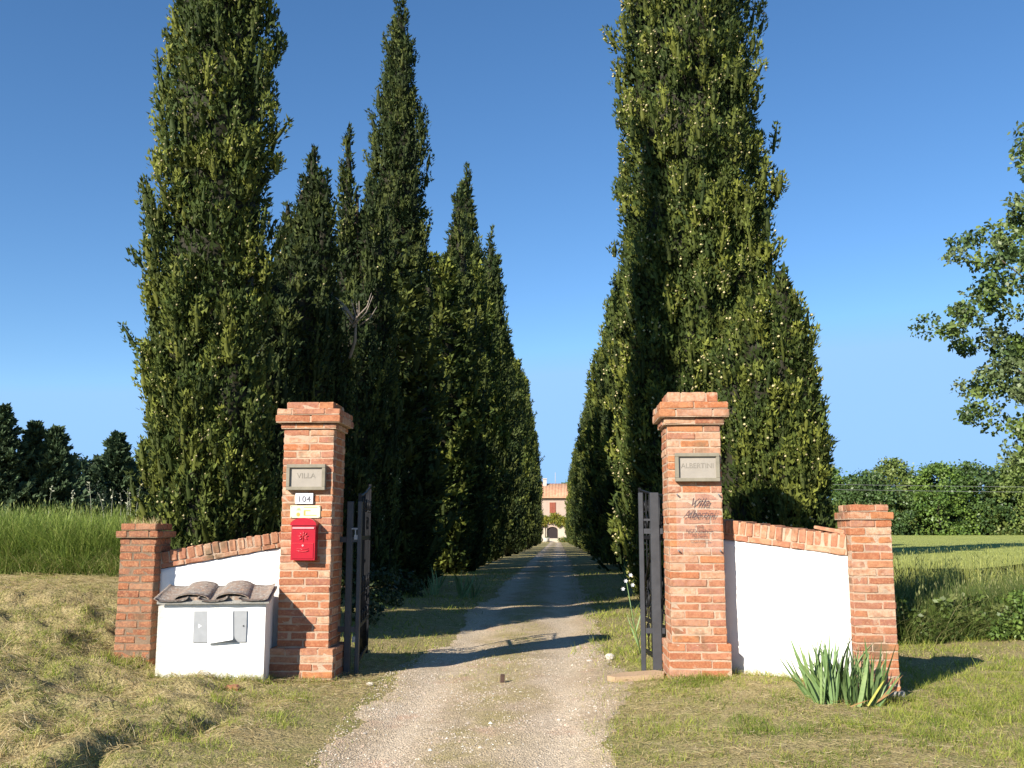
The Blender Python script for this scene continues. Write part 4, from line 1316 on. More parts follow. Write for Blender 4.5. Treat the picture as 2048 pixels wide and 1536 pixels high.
for (sx, nm) in ((.42, 'window'), (-4.6, 'window'), (5.6, 'window')):
    f = MB().box(sx - .62, sx + .62, -.05, -.002, 5.3, 7.35).build("window", M['render_lo'], hs)
    for q in (-1, 1):
        sh = MB().box(sx + (q * .29) - .28, sx + (q * .29) + .28, -.12, -.055, 5.35, 7.30)
        for z in np.arange(5.45, 7.2, .14): sh.box(sx + q * .29 - .23, sx + q * .29 + .23, -.14, -.121, z, z + .07)
        sh.build("shutter", M['shutter'], f)
# hipped roof
rp_ = MB(); e = .7; rh = 2.6; y0, y1 = -e, 8.4 + e; ymid = (y0 + y1) / 2
V = [(-8 - e, y0, 0), (9 + e, y0, 0), (9 + e, y1, 0), (-8 - e, y1, 0), (-8 + 3.6, ymid, rh), (6.2, ymid, rh)]
V += [(x, y, z - .22) for x, y, z in V[:4]]
Fq = [(0, 1, 5, 4), (1, 2, 5), (2, 3, 4, 5), (3, 0, 4), (0, 6, 7, 1), (1, 7, 8, 2), (2, 8, 9, 3), (3, 9, 6, 0), (9, 8, 7, 6)]
me = bpy.data.meshes.new("roof"); me.from_pydata(V, [], Fq); me.update()
roof = link("roof", me, hs, M['terracotta']); roof.location = (0, 0, WH + .18)
rows = MB(); nst = 66
for i in range(nst):
    x = -8 - e + .15 + (17 + 2 * e - .3) * i / (nst - 1)
    k = min(1, (x + 8 + e) / 4.3, (9 + e - x) / 3.5); k = max(.05, k)
    rows.tube([(x, y0 + .02, .03), (x, y0 + (ymid - y0) * k, rh * k + .03)], .085, 6)
ro = rows.build("tile_rows", M['terracotta'], roof); ro['kind'] = 'stuff'
MB().box(-1.4, -.7, 3.2, 3.8, WH + 2.2, WH + 3.6).box(-1.5, -.6, 3.1, 3.9, WH + 3.6, WH + 3.75).build("chimney", M['chim'], roof).location = (0, 0, -WH - .18)
MB().tube([(.95, 4, WH + 2), (.95, 4, WH + 4.9)], .05, 5).build("aerial", M['chim'], hs)
# vine across the facade
r = np.random.default_rng(9); C = []
while len(C) < 260:
    x = r.uniform(-4.2, 4.6); z = r.uniform(2.9, 5.6)
    top = 5.0 + .35 * math.sin(x * 1.6) - .06 * x; bot = 3.3 + .35 * math.sin(x * 2.1 + 1) - (.9 if x > 2.2 or x < -1.6 else 0)
    if bot < z < top: C.append((x, -.25 - r.uniform(0, .35), z))
V, Q, K = leaf_cloud(np.array(C), .30, 26, .24, 10, [(.26, .25, .03), (.20, .22, .03), (.32, .27, .04), (.14, .17, .03)], 1)
vn = link("climbing_vine", qmesh("climbing_vine", V, Q, K), None, M['leaf']); vn.location = (HX, HY, hz)
tag(vn, "yellow-green climbing vine across the front of the farmhouse", "vine")
vs = MB()
for x in (-1.0, 3.0): vs.tube([(HX + x, HY - .12, hz - .3), (HX + x + .1, HY - .15, hz + 1.8), (HX + x - .1, HY - .3, hz + 4)], [.08, .06, .04], 5)
vs.build("vine_stems", M['bark'], None).parent = vn
vn.children[0].matrix_parent_inverse = Matrix.Translation((-HX, -HY, -hz))
# garden in front
V, Q, K = leaf_cloud(np.stack([r.uniform(1.5, 5.4, 70), r.uniform(-1, .6, 70), r.uniform(.1, .75, 70)], 1), .34, 34, .2, 19, [(.16, .18, .03), (.10, .14, .03), (.22, .20, .04)])
hd = link("garden_hedge", qmesh("garden_hedge", V, Q, K), None, M['leaf']); hd.location = (HX, HY - 6, hz + .05)
tag(hd, "low yellow-green garden hedge right of the farmhouse door", "hedge")


def pot(x, y, s, label):
    p = empty("garden_pot", (x, y, hz + .1), 0, label, "flower pot", "garden pots before the farmhouse")
    prof = [(.0, 0), (.30, 0), (.42, .35), (.46, .5), (.50, .52), (.50, .60), (.42, .60), (.38, .45), (0, .45)]
    V = []; Fq = []; n = 14
    for (q, z) in prof:
        for k in range(n): V.append((q * s * math.cos(2 * math.pi * k / n), q * s * math.sin(2 * math.pi * k / n), z * s))
    for j in range(len(prof) - 1):
        for k in range(n): Fq.append((j * n + k, j * n + (k + 1) % n, (j + 1) * n + (k + 1) % n, (j + 1) * n + k))
    link("pot", qmesh("pot", V, Fq, smooth=True), p, M['plaster'])
    V, Q, K = leaf_cloud(np.array([(0, 0, .62 * s), (.15, 0, .7 * s), (-.12, .1, .66 * s)]), .2 * s, 30, .14, 3, [(.07, .10, .03), (.10, .12, .04)])
    link("plant", qmesh("plant", V, Q, K), p, M['leaf'])


pot(-2.0, 176.5, 1.25, "large white garden pot in the middle before the farmhouse door")
pot(-3.0, 177.5, .9, "smaller white garden pot left of the large one before the farmhouse")
lw = MB().box(-.9, 1.1, -.15, .15, 0, .75, .02).build("garden_wall", M['render_lo'], None); lw.location = (-.55, 178.2, hz)
tag(lw, "short cream garden wall before the farmhouse door", "wall")
for i, (x, y, s, lb) in enumerate([(2.6, 200, 1.28, "rounded tree rising behind the right end of the farmhouse roof"), (-2.6, 203, 1.05, "thin tree showing over the left of the farmhouse roof"),
                                   (7, 202, 1.35, "tree behind the farmhouse hidden mostly by the right cypress row")]):
    t = empty("garden_tree", (x, y, hz), i, lb, "tree", "trees behind the farmhouse")
    link("crown", wm[i % 3], t); link("trunk", wt, t); t.scale = (s, s, s * 1.15)

# overhead wires crossing in front of the wood, with their poles
for i, (x, y, lb) in enumerate([(17.0, 88, "wooden line pole hidden behind the right cypresses"), (47.5, 88, "wooden line pole near the right frame edge before the wood")]):
    p = MB().tube([(0, 0, -.3), (0, 0, 5.3 - .2 * i)], [.11, .08], 8)
    p.box(-.5, .5, -.04, .04, 4.85 - .2 * i, 4.93 - .2 * i)
    po = p.build("line_pole", M['deadwood'], None); po.location = (x, y, .2)
    tag(po, lb, "line pole", "line poles before the wood")
for i, (dz, lb) in enumerate([(0, "upper thin overhead wire crossing before the far wood"), (-.45, "lower thin overhead wire crossing before the far wood")]):
    pts = [(17 + 60 * t, 88, 5.45 + dz - 1.0 * t * (1 - t) - .45 * t) for t in np.linspace(0, 1, 16)]
    wo_ = MB().tube(pts, .018, 5).build("overhead_wire", M['wire'], None)
    tag(wo_, lb, "wire", "overhead wires")


# ------------------------------------------------------------------ grasses
def blades(X, Y, H, W, lean, cols, seed, z=None, segs=2, upright=1.0, tipdark=1.0):
    """curved tapering blades; cols is (n,3)"""
    r = np.random.default_rng(seed); n = len(X)
    if z is None: z = ground_z(X, Y)
    a = r.uniform(0, 2 * np.pi, n); D = np.stack([np.cos(a), np.sin(a), 0 * a], 1)
    b_ = r.uniform(0, 2 * np.pi, n); S = np.stack([np.cos(b_), np.sin(b_), 0 * b_], 1)
    B = np.stack([X, Y, z - .008], 1)
    P = []
    for i in range(segs + 1):
        t = i / segs
        c = B + D * (lean * H * t ** 1.6)[:, None] + np.stack([0 * H, 0 * H, H * upright * (t - .32 * lean * t * t)], 1)
        wd = (W * (1 - .82 * t))[:, None] / 2
        P.append(c - S * wd); P.append(c + S * wd)
    V = np.stack(P, 1)
    k = 2 * (segs + 1)
    base_i = (np.arange(n) * k)[:, None]
    Q = np.concatenate([base_i + np.array([[2 * i, 2 * i + 1, 2 * i + 3, 2 * i + 2]]) for i in range(segs)], 0)
    return V.reshape(-1, 3), Q, np.repeat(np.clip(cols, 0, 1), k, 0)


def palette(r, n, items, wts):
    c = np.array(items)[r.choice(len(items), n, p=np.array(wts) / sum(wts))]
    return c * r.uniform(.7, 1.3, (n, 1))


def scatter(r, n, x0, x1, y0, y1, ypow=1.6):
    """denser near the camera"""
    u = r.uniform(0, 1, n) ** ypow
    return r.uniform(x0, x1, n), y0 + (y1 - y0) * u


GREEN = [(.24, .29, .045), (.32, .35, .06), (.16, .22, .035), (.40, .40, .10)]
STRAW = [(.62, .50, .25), (.54, .42, .19), (.72, .60, .34), (.28, .19, .085)]


def in_walls(X, Y):
    m = np.zeros(len(X), bool)
    for (x0, x1, y0, y1) in ((-2.46, -1.9, 8.4, 8.95), (.89, 1.43, 8.26, 8.8), (-3.72, -3.4, 8.2, 8.56), (2.29, 2.64, 7.86, 8.25), (-3.3, -2.42, 8.05, 8.6)):
        m |= (X > x0) & (X < x1) & (Y > y0) & (Y < y1)
    m |= (X > 1.4) & (X < 2.3) & (np.abs(Y - (8.56 - (X - 1.384) * .62 + .11)) < .10)
    m |= (X > -3.4) & (X < -2.4) & (np.abs(Y - (8.36 + (X + 3.405) * .278 + .11)) < .11)
    return m


def turf(name, label, cat, n, region, green_fn, hlen, seed, wid=.0042, lane_soft=.13):
    r = np.random.default_rng(seed)
    X, Y = scatter(r, n, *region)
    l, rr = lane_edges(Y)
    inl = np.minimum(X - l, rr - X)                      # >0 inside the lane
    keep = (inl < lane_soft * r.normal(.2, 1.2, len(X))) & ~in_walls(X, Y)
    patch = fbm(X, Y, 41 + seed, .55, 3); fine_ = fbm(X, Y, 43 + seed, .12, 2)
    dens = np.clip(.75 + 1.1 * fine_ + .5 * fbm(X, Y, 47, .3, 2), .06, 1)
    keep &= r.uniform(0, 1, len(X)) < dens
    X, Y, patch, fine_ = X[keep], Y[keep], patch[keep], fine_[keep]
    n = len(X)
    g_ = np.clip(green_fn(X, Y) + 1.1 * patch + .35 * fine_ + r.normal(0, .16, n), 0, 1)
    isg = r.uniform(0, 1, n) < g_
    c = np.where(isg[:, None], palette(r, n, GREEN, [3, 4, 2, 2]), palette(r, n, STRAW, [4, 3, 2, 2]))
    H = hlen * r.uniform(.35, 1.25, n) * (.6 + .7 * g_)
    lean = np.where(isg, r.uniform(.2, 1.1, n), r.uniform(.9, 2.4, n))
    V, Q, C = blades(X, Y, H * np.where(isg, 1, .8), wid * r.uniform(.7, 1.4, n), lean, c, seed + 1, upright=1.0, segs=1)
    o = link(name, qmesh(name, V, Q, C), None, M['grass'])
    return tag(o, label, cat, kind='stuff')


turf("lawn_grass", "short yellow-green mown grass right of the drive", "grass", 120000, (.15, 5.4, 4.9, 9.4, 1.35),
     lambda X, Y: .36 + .14 * np.clip(X - 1, 0, 3), .060, 101)
turf("lawn_grass", "sunlit green grass around the right pillar and towards the field", "grass", 60000, (.35, 9.5, 9.4, 15.5, 1.2),
     lambda X, Y: .42 + .10 * np.clip(X - 2, 0, 3), .075, 111, wid=.007)
turf("bank_grass", "mown straw-coloured grass and clippings on the left bank", "grass", 165000, (-5.6, -1.25, 4.7, 10.4, 1.35),
     lambda X, Y: .02 - .03 * np.clip(Y - 8, 0, 3), .050, 121)
turf("verge_grass", "shaded grass beside the drive under the cypresses", "grass", 45000, (-3.2, 2.6, 10.2, 34, 1.4),
     lambda X, Y: .5 + 0 * X, .07, 131, wid=.010)


# lying hay strands: long and pale, left bank mostly
def hay(name, label, n, region, seed, lmin=.08, lmax=.24, wid=.0036):
    r = np.random.default_rng(seed); X, Y = scatter(r, n, *region)
    l, rr = lane_edges(Y)
    keep = ((X < l - .02) | (X > rr + .02)) & ~in_walls(X, Y) & (fbm(X, Y, 61, .5, 3) + r.normal(0, .25, n) > -.1)
    X, Y = X[keep], Y[keep]; n = len(X)
    a = r.normal(0, .9, n) + .3; L = r.uniform(lmin, lmax, n); k = r.normal(0, .9, n); zz_ = .03 * r.uniform(0, 1, n); sl_ = r.normal(0, .8, n)
    P = []
    for i in range(4):
        t = i / 3 - .5
        aa = a + k * t
        x = X + np.cos(aa) * L * t; y = Y + np.sin(aa) * L * t
        z = ground_z(x, y) + .006 + zz_ + .25 * L * np.abs(t) * sl_
        nx_, ny_ = -np.sin(aa), np.cos(aa)
        wv = wid / 2 * (1 - .6 * abs(t))
        P.append(np.stack([x - nx_ * wv, y - ny_ * wv, z], 1)); P.append(np.stack([x + nx_ * wv, y + ny_ * wv, z + .001], 1))
    V = np.stack(P, 1); b_ = (np.arange(n) * 8)[:, None]
    Q = np.concatenate([b_ + np.array([[2 * i, 2 * i + 1, 2 * i + 3, 2 * i + 2]]) for i in range(3)], 0)
    c = palette(r, n, [(.56, .45, .23), (.46, .35, .17), (.30, .21, .10), (.66, .56, .34)], [3, 3, 3, 1])
    o = link(name, qmesh(name, V.reshape(-1, 3), Q, np.repeat(np.clip(c, 0, 1), 8, 0)), None, M['grass'])
    return tag(o, label, "hay", kind='stuff')


hay("cut_hay", "pale cut hay strands lying over the left bank", 34000, (-5.6, -1.3, 4.9, 10.3, 1.2), 201, .03, .11, .0032)
hay("cut_hay", "thin dry clippings lying on the right lawn", 9000, (.3, 5.2, 4.9, 8.6, 1.2), 202, .03, .10, .003)


# clumps: fine leafy tussocks breaking up the bank
def tussocks(name, label, spots, seed, per, hh, cols, wid=.006, spread_=.08):
    r = np.random.default_rng(seed); n = len(spots) * per
    S = np.repeat(np.array(spots, float), per, 0)
    X = S[:, 0] + r.normal(0, spread_, n); Y = S[:, 1] + r.normal(0, spread_, n)
    c = palette(r, n, cols, [1] * len(cols))
    V, Q, C = blades(X, Y, hh * r.uniform(.4, 1.3, n), wid * r.uniform(.7, 1.3, n), r.uniform(.2, 1.3, n), c, seed)
    o = link(name, qmesh(name, V, Q, C), None, M['grass']); return tag(o, label, "grass", kind='stuff')


r = np.random.default_rng(88)
sp_ = []
while len(sp_) < 50:
    x = r.uniform(-4.6, -1.7); y = r.uniform(5.4, 9.2)
    if x > -1.75 - .35 * max(0, 8 - y) * .2 and y > 8: continue
    if not in_walls(np.array([x]), np.array([y]))[0]: sp_.append((x, y))
tussocks("grass_tussocks", "fresh green tufts scattered over the left bank", sp_, 89, 110, .075, GREEN, .005, .07)
sp_ = [(r.uniform(.9, 5), r.uniform(5.6, 8.2)) for _ in range(50)]
sp_ = [s for s in sp_ if not in_walls(np.array([s[0]]), np.array([s[1]]))[0]]
tussocks("grass_tussocks", "bright green tufts scattered over the right lawn", sp_, 90, 120, .07, [(.17, .22, .03), (.12, .18, .025), (.22, .25, .05)], .005, .09)
sp_ = [(x, 7.93 + .135 * (x + 3.28)) for x in np.arange(-3.3, -2.4, .08)] + [(x, 8.38) for x in np.arange(-2.4, -1.9, .07)] + [(x, 8.24) for x in np.arange(.9, 1.42, .06)] + \
      [(1.42 + k * .1, 8.46 - k * .06) for k in range(9)] + [(x, 7.80) for x in np.arange(2.3, 2.75, .06)] + [(-3.4 - k * .05, 8.14) for k in range(7)]
tussocks("grass_fringe", "untrimmed grass along the foot of the walls and pillars", sp_, 91, 60, .07, GREEN + STRAW[:1], .005, .035)
tussocks("drive_tufts", "low grass tufts growing along the middle of the gravel drive", [(-.52 + r.normal(0, .13), yy) for yy in np.arange(8.3, 34, .07)] + [(r.choice([-1.5, .45]) + r.normal(0, .10), r.uniform(8.8, 26)) for _ in range(160)] + [(-1.5 + r.normal(0, .10), r.uniform(5.2, 8.8)) for _ in range(50)] + [(.38 + r.normal(0, .08), r.uniform(5.2, 8.4)) for _ in range(30)] + [(-.75 + r.normal(0, .12), 9.4 + r.uniform(-.3, .9)) for _ in range(16)] + [(-.9 + r.normal(0, .15), 8.9 + r.normal(0, .1)) for _ in range(8)],
         92, 22, .038, GREEN + STRAW[:2], .005, .08)


# crops and tall grass --------------------------------------------------------
def crop(name, label, cat, n, sampler, h, seed, cols, wts, wid, leanr=(.1, .5), zfn=None, heads=0.0, headcol=(.42, .44, .22)):
    r = np.random.default_rng(seed); X, Y = sampler(r, n); n = len(X)
    H = h * r.uniform(.65, 1.12, n) * (1 + .10 * fbm(X, Y, 71, .9, 2))
    c = palette(r, n, cols, wts)
    V, Q, C = blades(X, Y, H, wid * r.uniform(.7, 1.7, n), r.uniform(*leanr, n), c, seed, segs=1 if name == 'wheat' else 2, z=(zfn(X, Y) if zfn else None))
    if heads > 0:
        m = r.uniform(0, 1, n) < heads
        z = (zfn(X, Y) if zfn else ground_z(X, Y))[m] + H[m] * .92
        P = np.stack([X[m] + r.normal(0, .04, m.sum()), Y[m] + r.normal(0, .04, m.sum()), z], 1)
        L = r.uniform(.035, .07, m.sum())
        D = unit(np.stack([r.normal(0, .3, m.sum()), r.normal(0, .3, m.sum()), np.ones(m.sum())], 1))
        V2, Q2 = diamonds(P, D, L, L * .22, unit(r.normal(0, 1, P.shape)))
        C2 = np.repeat(np.array([headcol]) * r.uniform(.7, 1.2, (m.sum(), 1)), 4, 0)
        Q = np.concatenate([Q, Q2 + len(V)]); V = np.concatenate([V, V2]); C = np.concatenate([C, C2])
    o = link(name, qmesh(name, V, Q, C), None, M['grass'])
    return tag(o, label, cat, kind='stuff')


def left_field(r, n):
    u = r.uniform(0, 1, n) ** 1.7
    Y = 10.35 + u * 5.0; X = r.uniform(-9.5, -3.9, n)
    Y = Y + .12 * fbm(X, X * 0, 33, .4, 2)
    k = X < -3.95 - (Y - 10.4) * .05
    return X[k], Y[k]


crop("tall_field_grass", "tall dense green grass edging the field on the left bank", "tall grass", 44000, left_field, .70, 301,
     [(.20, .27, .05), (.26, .33, .07), (.13, .20, .04), (.36, .38, .12)], [3, 3, 3, 1], .0085, leanr=(.1, .95), heads=.05, headcol=(.26, .30, .10))

# oat and umbel stalks above it
r = np.random.default_rng(15)
seeds_ = MB(); sv = []
P_ = []; D_ = []; L_ = []
for k in range(28):
    X = r.uniform(-6.4, -3.95); Y = r.uniform(10.6, 11.8)
    if k > 18: X = r.uniform(-5.4, -4.2)
    z0 = gz(X, Y); h = r.uniform(.80, 1.08); lx = r.uniform(-.16, .16)
    pts = [(X + lx * t * t, Y, z0 + h * (t - .06 * t ** 4)) for t in (0, .4, .75, .92, 1)]
    seeds_.tube(pts, [.003, .003, .0025, .002, .0015], 4, smooth=False)
    for j in range(9):
        t = .86 + .16 * j / 9
        P_.append((X + lx * t * t + r.normal(0, .012), Y + r.normal(0, .01), z0 + h * (t - .06 * t ** 4))); D_.append((lx * 2 + r.normal(0, .5), r.normal(0, .4), r.uniform(-.5, 1))); L_.append(r.uniform(.02, .045))
M['seedhead'] = simple("dry_seedhead", (.50, .50, .36), .8, .3, 20, 0)
so = seeds_.build("seeding_stalks", M['seedhead'], None); tag(so, "pale seeding grass stalks standing above the left field grass", "grass stalks", kind='stuff')
V, Q = diamonds(np.array(P_), unit(np.array(D_)), np.array(L_), np.array(L_) * .45, unit(r.normal(0, 1, (len(P_), 3))))
hd_ = link("seed_heads", qmesh("seed_heads", V, Q), so, M['seedhead']); hd_['kind'] = 'stuff'


def edgeY(X): return np.interp(X, [2.8, 4.2, 5.5, 7, 9, 14], [11.9, 11.9, 12.7, 14.4, 17, 21])


def right_edge(r, n):
    X = r.uniform(3.1, 12, n); u = r.uniform(0, 1, n) ** 1.5
    return X, edgeY(X) + u * 2.6 + .15 * fbm(X, X * 0, 35, .35, 2)


crop("field_edge_weeds", "tall dark weeds and grass along the edge of the right-hand field", "tall grass", 24000, right_edge, .64, 311,
     [(.09, .13, .03), (.13, .17, .04), (.20, .21, .07), (.07, .11, .03)], [3, 3, 1.5, 2], .010, leanr=(.1, .9), heads=.12, headcol=(.24, .25, .10))


def right_crop(r, n):
    u = r.uniform(0, 1, n) ** 2.2; Y = 14.5 + u * 40; X = 2.6 + r.uniform(0, 1, n) * (Y * .62)
    k = Y > edgeY(X) + 1.2
    return X[k], Y[k]


crop("wheat", "yellow-green wheat filling the field on the right", "wheat", 34000, right_crop, .80, 321,
     [(.34, .36, .09), (.40, .41, .13), (.27, .30, .075)], [3, 3, 2], .014, heads=.6, headcol=(.32, .35, .12))


def canopy_mat():
    m, t, b = nodes("wheat_canopy")
    geo = N(t, "ShaderNodeNewGeometry"); p = geo.outputs['Position']
    c = mixc(t, noise_fac(t, p, .35, .35, .65, 6), (.33, .36, .09), (.39, .41, .13))
    c = mixc(t, noise_fac(t, p, 12, .45, .7, 4), c, (.21, .25, .06))
    t.links.new(c, b.inputs['Base Color']); b.inputs['Roughness'].default_value = .95; b.inputs['Specular IOR Level'].default_value = .05
    bump(t, b, noise_fac(t, p, 9, .2, .8, 6), .8, .08)
    return m


xs_ = np.linspace(0, 1, 90); ys_ = np.concatenate([np.linspace(16, 40, 130), np.linspace(41, 96, 60)])
CX = 2.6 + xs_[None, :] * (ys_[:, None] * .9 + 6); CY = np.repeat(ys_[:, None], 90, 1)
CY = np.maximum(CY, edgeY(CX) + 2.0 + (ys_[:, None] - 16) * .02)
CZ = ground_z(CX, CY, False) * 0 + .70 + .05 * fbm(CX, CY, 81, .8, 3) + .10 * np.clip((CY - 40) / 60, 0, 1)
ii, jj = np.meshgrid(np.arange(89), np.arange(len(ys_) - 1)); q = (jj * 90 + ii).ravel()
o = link("wheat_canopy", qmesh("wheat_canopy", np.stack([CX, CY, CZ], -1).reshape(-1, 3), np.stack([q, q + 1, q + 91, q + 90], 1), smooth=True), None, canopy_mat())
tag(o, "level top of the wheat field stretching to the wood", "wheat", kind='stuff')

C = []; r = np.random.default_rng(661)
for k in range(420):
    x = r.uniform(3.0, 9.5); y = float(edgeY(np.array([x]))[0]) + r.uniform(-.25, .25); C.append((x, y, gz(x, y) + .02 + .42 * r.uniform(0, 1) ** 1.6))
V, Q, K = leaf_cloud(np.array(C), .10, 46, .06, 662, [(.07, .11, .025), (.10, .14, .03), (.14, .16, .05)])
o = link("hedge_weeds", qmesh("hedge_weeds", V, Q, K), None, M['leaf']); tag(o, "tangled low weeds along the foot of the right-hand field edge", "weeds", kind='stuff')
n_ = 10000; X = r.uniform(-9.5, -3.9, n_); Y = 10.2 + r.uniform(0, .5, n_) ** 1.3; Hh = r.uniform(.12, .45, n_)
V, Q, C = blades(X, Y, Hh, np.full(n_, .007), r.uniform(.4, 1.8, n_), palette(r, n_, [(.22, .29, .06), (.15, .22, .045), (.34, .36, .12), (.46, .40, .18)], [3, 3, 1, 1]), 663, segs=3)
o = link("field_margin_grass", qmesh("field_margin_grass", V, Q, C), None, M['grass']); tag(o, "shorter leaning grass at the foot of the left field edge", "tall grass", kind='stuff')
n_ = 7000; X = r.uniform(3.1, 9.5, n_); Y = edgeY(X) + r.uniform(-.35, .3, n_); Hh = r.uniform(.15, .7, n_)
V, Q, C = blades(X, Y, Hh, np.full(n_, .008), r.uniform(.4, 1.6, n_), palette(r, n_, [(.12, .17, .035), (.10, .14, .03), (.26, .27, .09), (.30, .27, .12)], [3, 3, 1, 1]), 664, segs=3)
o = link("field_margin_grass", qmesh("field_margin_grass", V, Q, C), None, M['grass']); tag(o, "leaning unmown grass at the foot of the right-hand field edge", "tall grass", kind='stuff')
st_ = MB()
for k in range(60):
    x = r.uniform(3.6, 9); y = float(edgeY(np.array([x]))[0]) + r.uniform(-.1, .7); h = r.uniform(.75, 1.1); dx = r.uniform(-.12, .12); z = gz(x, y)
    st_.tube([(x, y, z), (x + dx * .4, y, z + h * .5), (x + dx, y, z + h)], [.006, .004, .002], 4, smooth=False)
    for q_ in range(7):
        t_ = .45 + .55 * q_ / 7; s_ = r.choice([-1, 1]); st_.tube([(x + dx * t_, y, z + h * t_), (x + dx * t_ + s_ * .035, y, z + h * t_ + .05)], [.006, .001], 3, smooth=False)
M['stalk'] = simple("dark_weed_stalk", (.10, .13, .035), .8, .3, 8, 0)
tag(st_.build("weed_stalks", M['stalk'], None), "tall thin weed stalks standing out of the right-hand field edge", "weeds", kind='stuff')

# weeds bush-like at the right of the field edge
V, Q, K = [], [], []
r = np.random.default_rng(66)
C = []
for k in range(150):
    x = r.uniform(5.1, 7.6); y = float(edgeY(np.array([x]))[0]) - r.uniform(.05, .8); C.append((x, y, gz(x, y) + r.uniform(.03, .48) * min(1, (x - 4.9) / .8)))
V, Q, K = leaf_cloud(np.array(C), .15, 80, .055, 67, [(.10, .16, .03), (.14, .20, .04), (.08, .13, .03)])
o = link("nettle_patch", qmesh("nettle_patch", V, Q, K), None, M['leaf']); tag(o, "bright green leafy weeds at the corner of the right-hand field", "weeds", kind='stuff')

# shrubs at the feet of the left row
C = []
for k in range(70):
    x = r.uniform(-3.4, -2.3); y = r.uniform(12.2, 17.5); C.append((x, y, gz(x, y) + r.uniform(.05, .6) * (1 - (x + 3.4) / 2)))
V, Q, K = leaf_cloud(np.array(C), .17, 55, .06, 68, [(.035, .055, .015), (.045, .065, .02), (.03, .045, .015)])
o = link("undergrowth", qmesh("undergrowth", V, Q, K), None, M['leaf']); tag(o, "dark ivy and weeds at the feet of the left cypress row", "undergrowth", kind='stuff')


# ------------------------------------------------------------------ iris clumps
def iris_mat():
    m, t, b = nodes("iris_leaf")
    oi = N(t, "ShaderNodeObjectInfo"); tc = N(t, "ShaderNodeTexCoord")
    cr = N(t, "ShaderNodeValToRGB"); e = cr.color_ramp.elements
    e[0].position = 0; e[0].color = (.12, .19, .05, 1); e[1].position = 1; e[1].color = (.24, .31, .11, 1)
    k = e.new(.5); k.color = (.16, .26, .10, 1)
    t.links.new(oi.outputs['Random'], cr.inputs[0])
    c = mixc(t, noise_fac(t, tc.outputs['Object'], 14, .4, .7), cr.outputs[0], (.14, .22, .07))
    t.links.new(c, b.inputs['Base Color']); b.inputs['Roughness'].default_value = .5
    return m


M['iris'] = iris_mat()
M['iris_dead'] = simple("withered_iris_leaf", (.34, .20, .08), .8, .3, 10, 0)
M['iris_yellow'] = simple("yellowing_iris_leaf", (.42, .40, .08), .7, .3, 10, 0)
IL = []
for v in range(6):
    V = []; n = 9; bend = (.05, .12, .22, .3, .02, .4)[v]
    for i in range(n + 1):
        t = i / n; wd = .5 * (1 - t ** 2.6) * (.75 + .5 * t * (1 - t) * 2) if i < n else .01
        x = bend * t ** 2.2; z = t - bend * .35 * t ** 3
        V += [(x, -wd * .045 * 1.0, z), (x + .004 * (1 - t), 0, z), (x, wd * .045, z)]
    Fq = []
    for i in range(n):
        q = i * 3; Fq += [(q, q + 1, q + 4, q + 3), (q + 1, q + 2, q + 5, q + 4)]
    IL.append(qmesh("leaf", V, Fq, smooth=True)); IL[-1].materials.append(M['iris'])


def iris(loc, label, fans, lmin, lmax, seed, spread_x, spread_y, wk=1.0, dead=True):
    rr = random.Random(seed)
    root = empty("iris_plant", (loc[0], loc[1], gz(*loc)), 0, label, "iris")
    for f in range(fans):
        fx = rr.uniform(-spread_x, spread_x); fy = rr.uniform(-spread_y, spread_y); az = rr.uniform(-.5, .5) + (math.pi if rr.random() < .5 else 0)
        dz = gz(loc[0] + fx, loc[1] + fy) - gz(*loc)
        m = rr.choice([4, 5, 5, 6])
        for k in range(m):
            u_ = (k - (m - 1) / 2) / ((m - 1) / 2)
            o = bpy.data.objects.new("leaf", IL[rr.randrange(6)]); COL.objects.link(o); o.parent = root
            o.location = (fx + u_ * .02, fy + rr.uniform(-.01, .01), dz - .02)
            L = rr.uniform(lmin, lmax) * (1 - .25 * abs(u_))
            o.scale = (L, L * rr.uniform(1.0, 1.5) * wk, L)
            lean = u_ * .36 + rr.uniform(-.12, .12) + fx / max(spread_x, .01) * .22
            o.rotation_euler = Euler((0, lean, 0)).to_matrix().to_4x4().to_euler()
            mt = Matrix.Rotation(lean, 4, 'Y') @ Matrix.Rotation(az * .4 + (0 if u_ > 0 else math.pi) + rr.uniform(-.5, .5), 4, 'Z')
            # blade plane faces the viewer: twist about the long axis
            mt = mt @ Matrix.Rotation(math.pi / 2 * rr.uniform(.3, 1.0), 4, 'Z')
            o.rotation_euler = mt.to_euler()
    if dead:
        for (dx, dy, L, ln_, mk) in ((.34, -.10, .34, .75, 'iris_dead'), (.26, -.16, .30, .6, 'iris_yellow'), (.30, -.12, .26, 1.0, 'iris_dead'), (.12, -.2, .18, 1.2, 'iris_dead')):
            me = IL[3].copy(); me.materials.clear(); me.materials.append(M[mk])
            o = link("leaf", me, root); o.location = (dx - .1, dy, -.01); o.scale = (L, L * 1.2, L)
            o.rotation_euler = (Matrix.Rotation(ln_, 4, 'Y') @ Matrix.Rotation(1.2, 4, 'Z')).to_euler()
            o['label'] = "withered iris leaf" if mk == 'iris_dead' else "yellowing iris leaf"
    return root


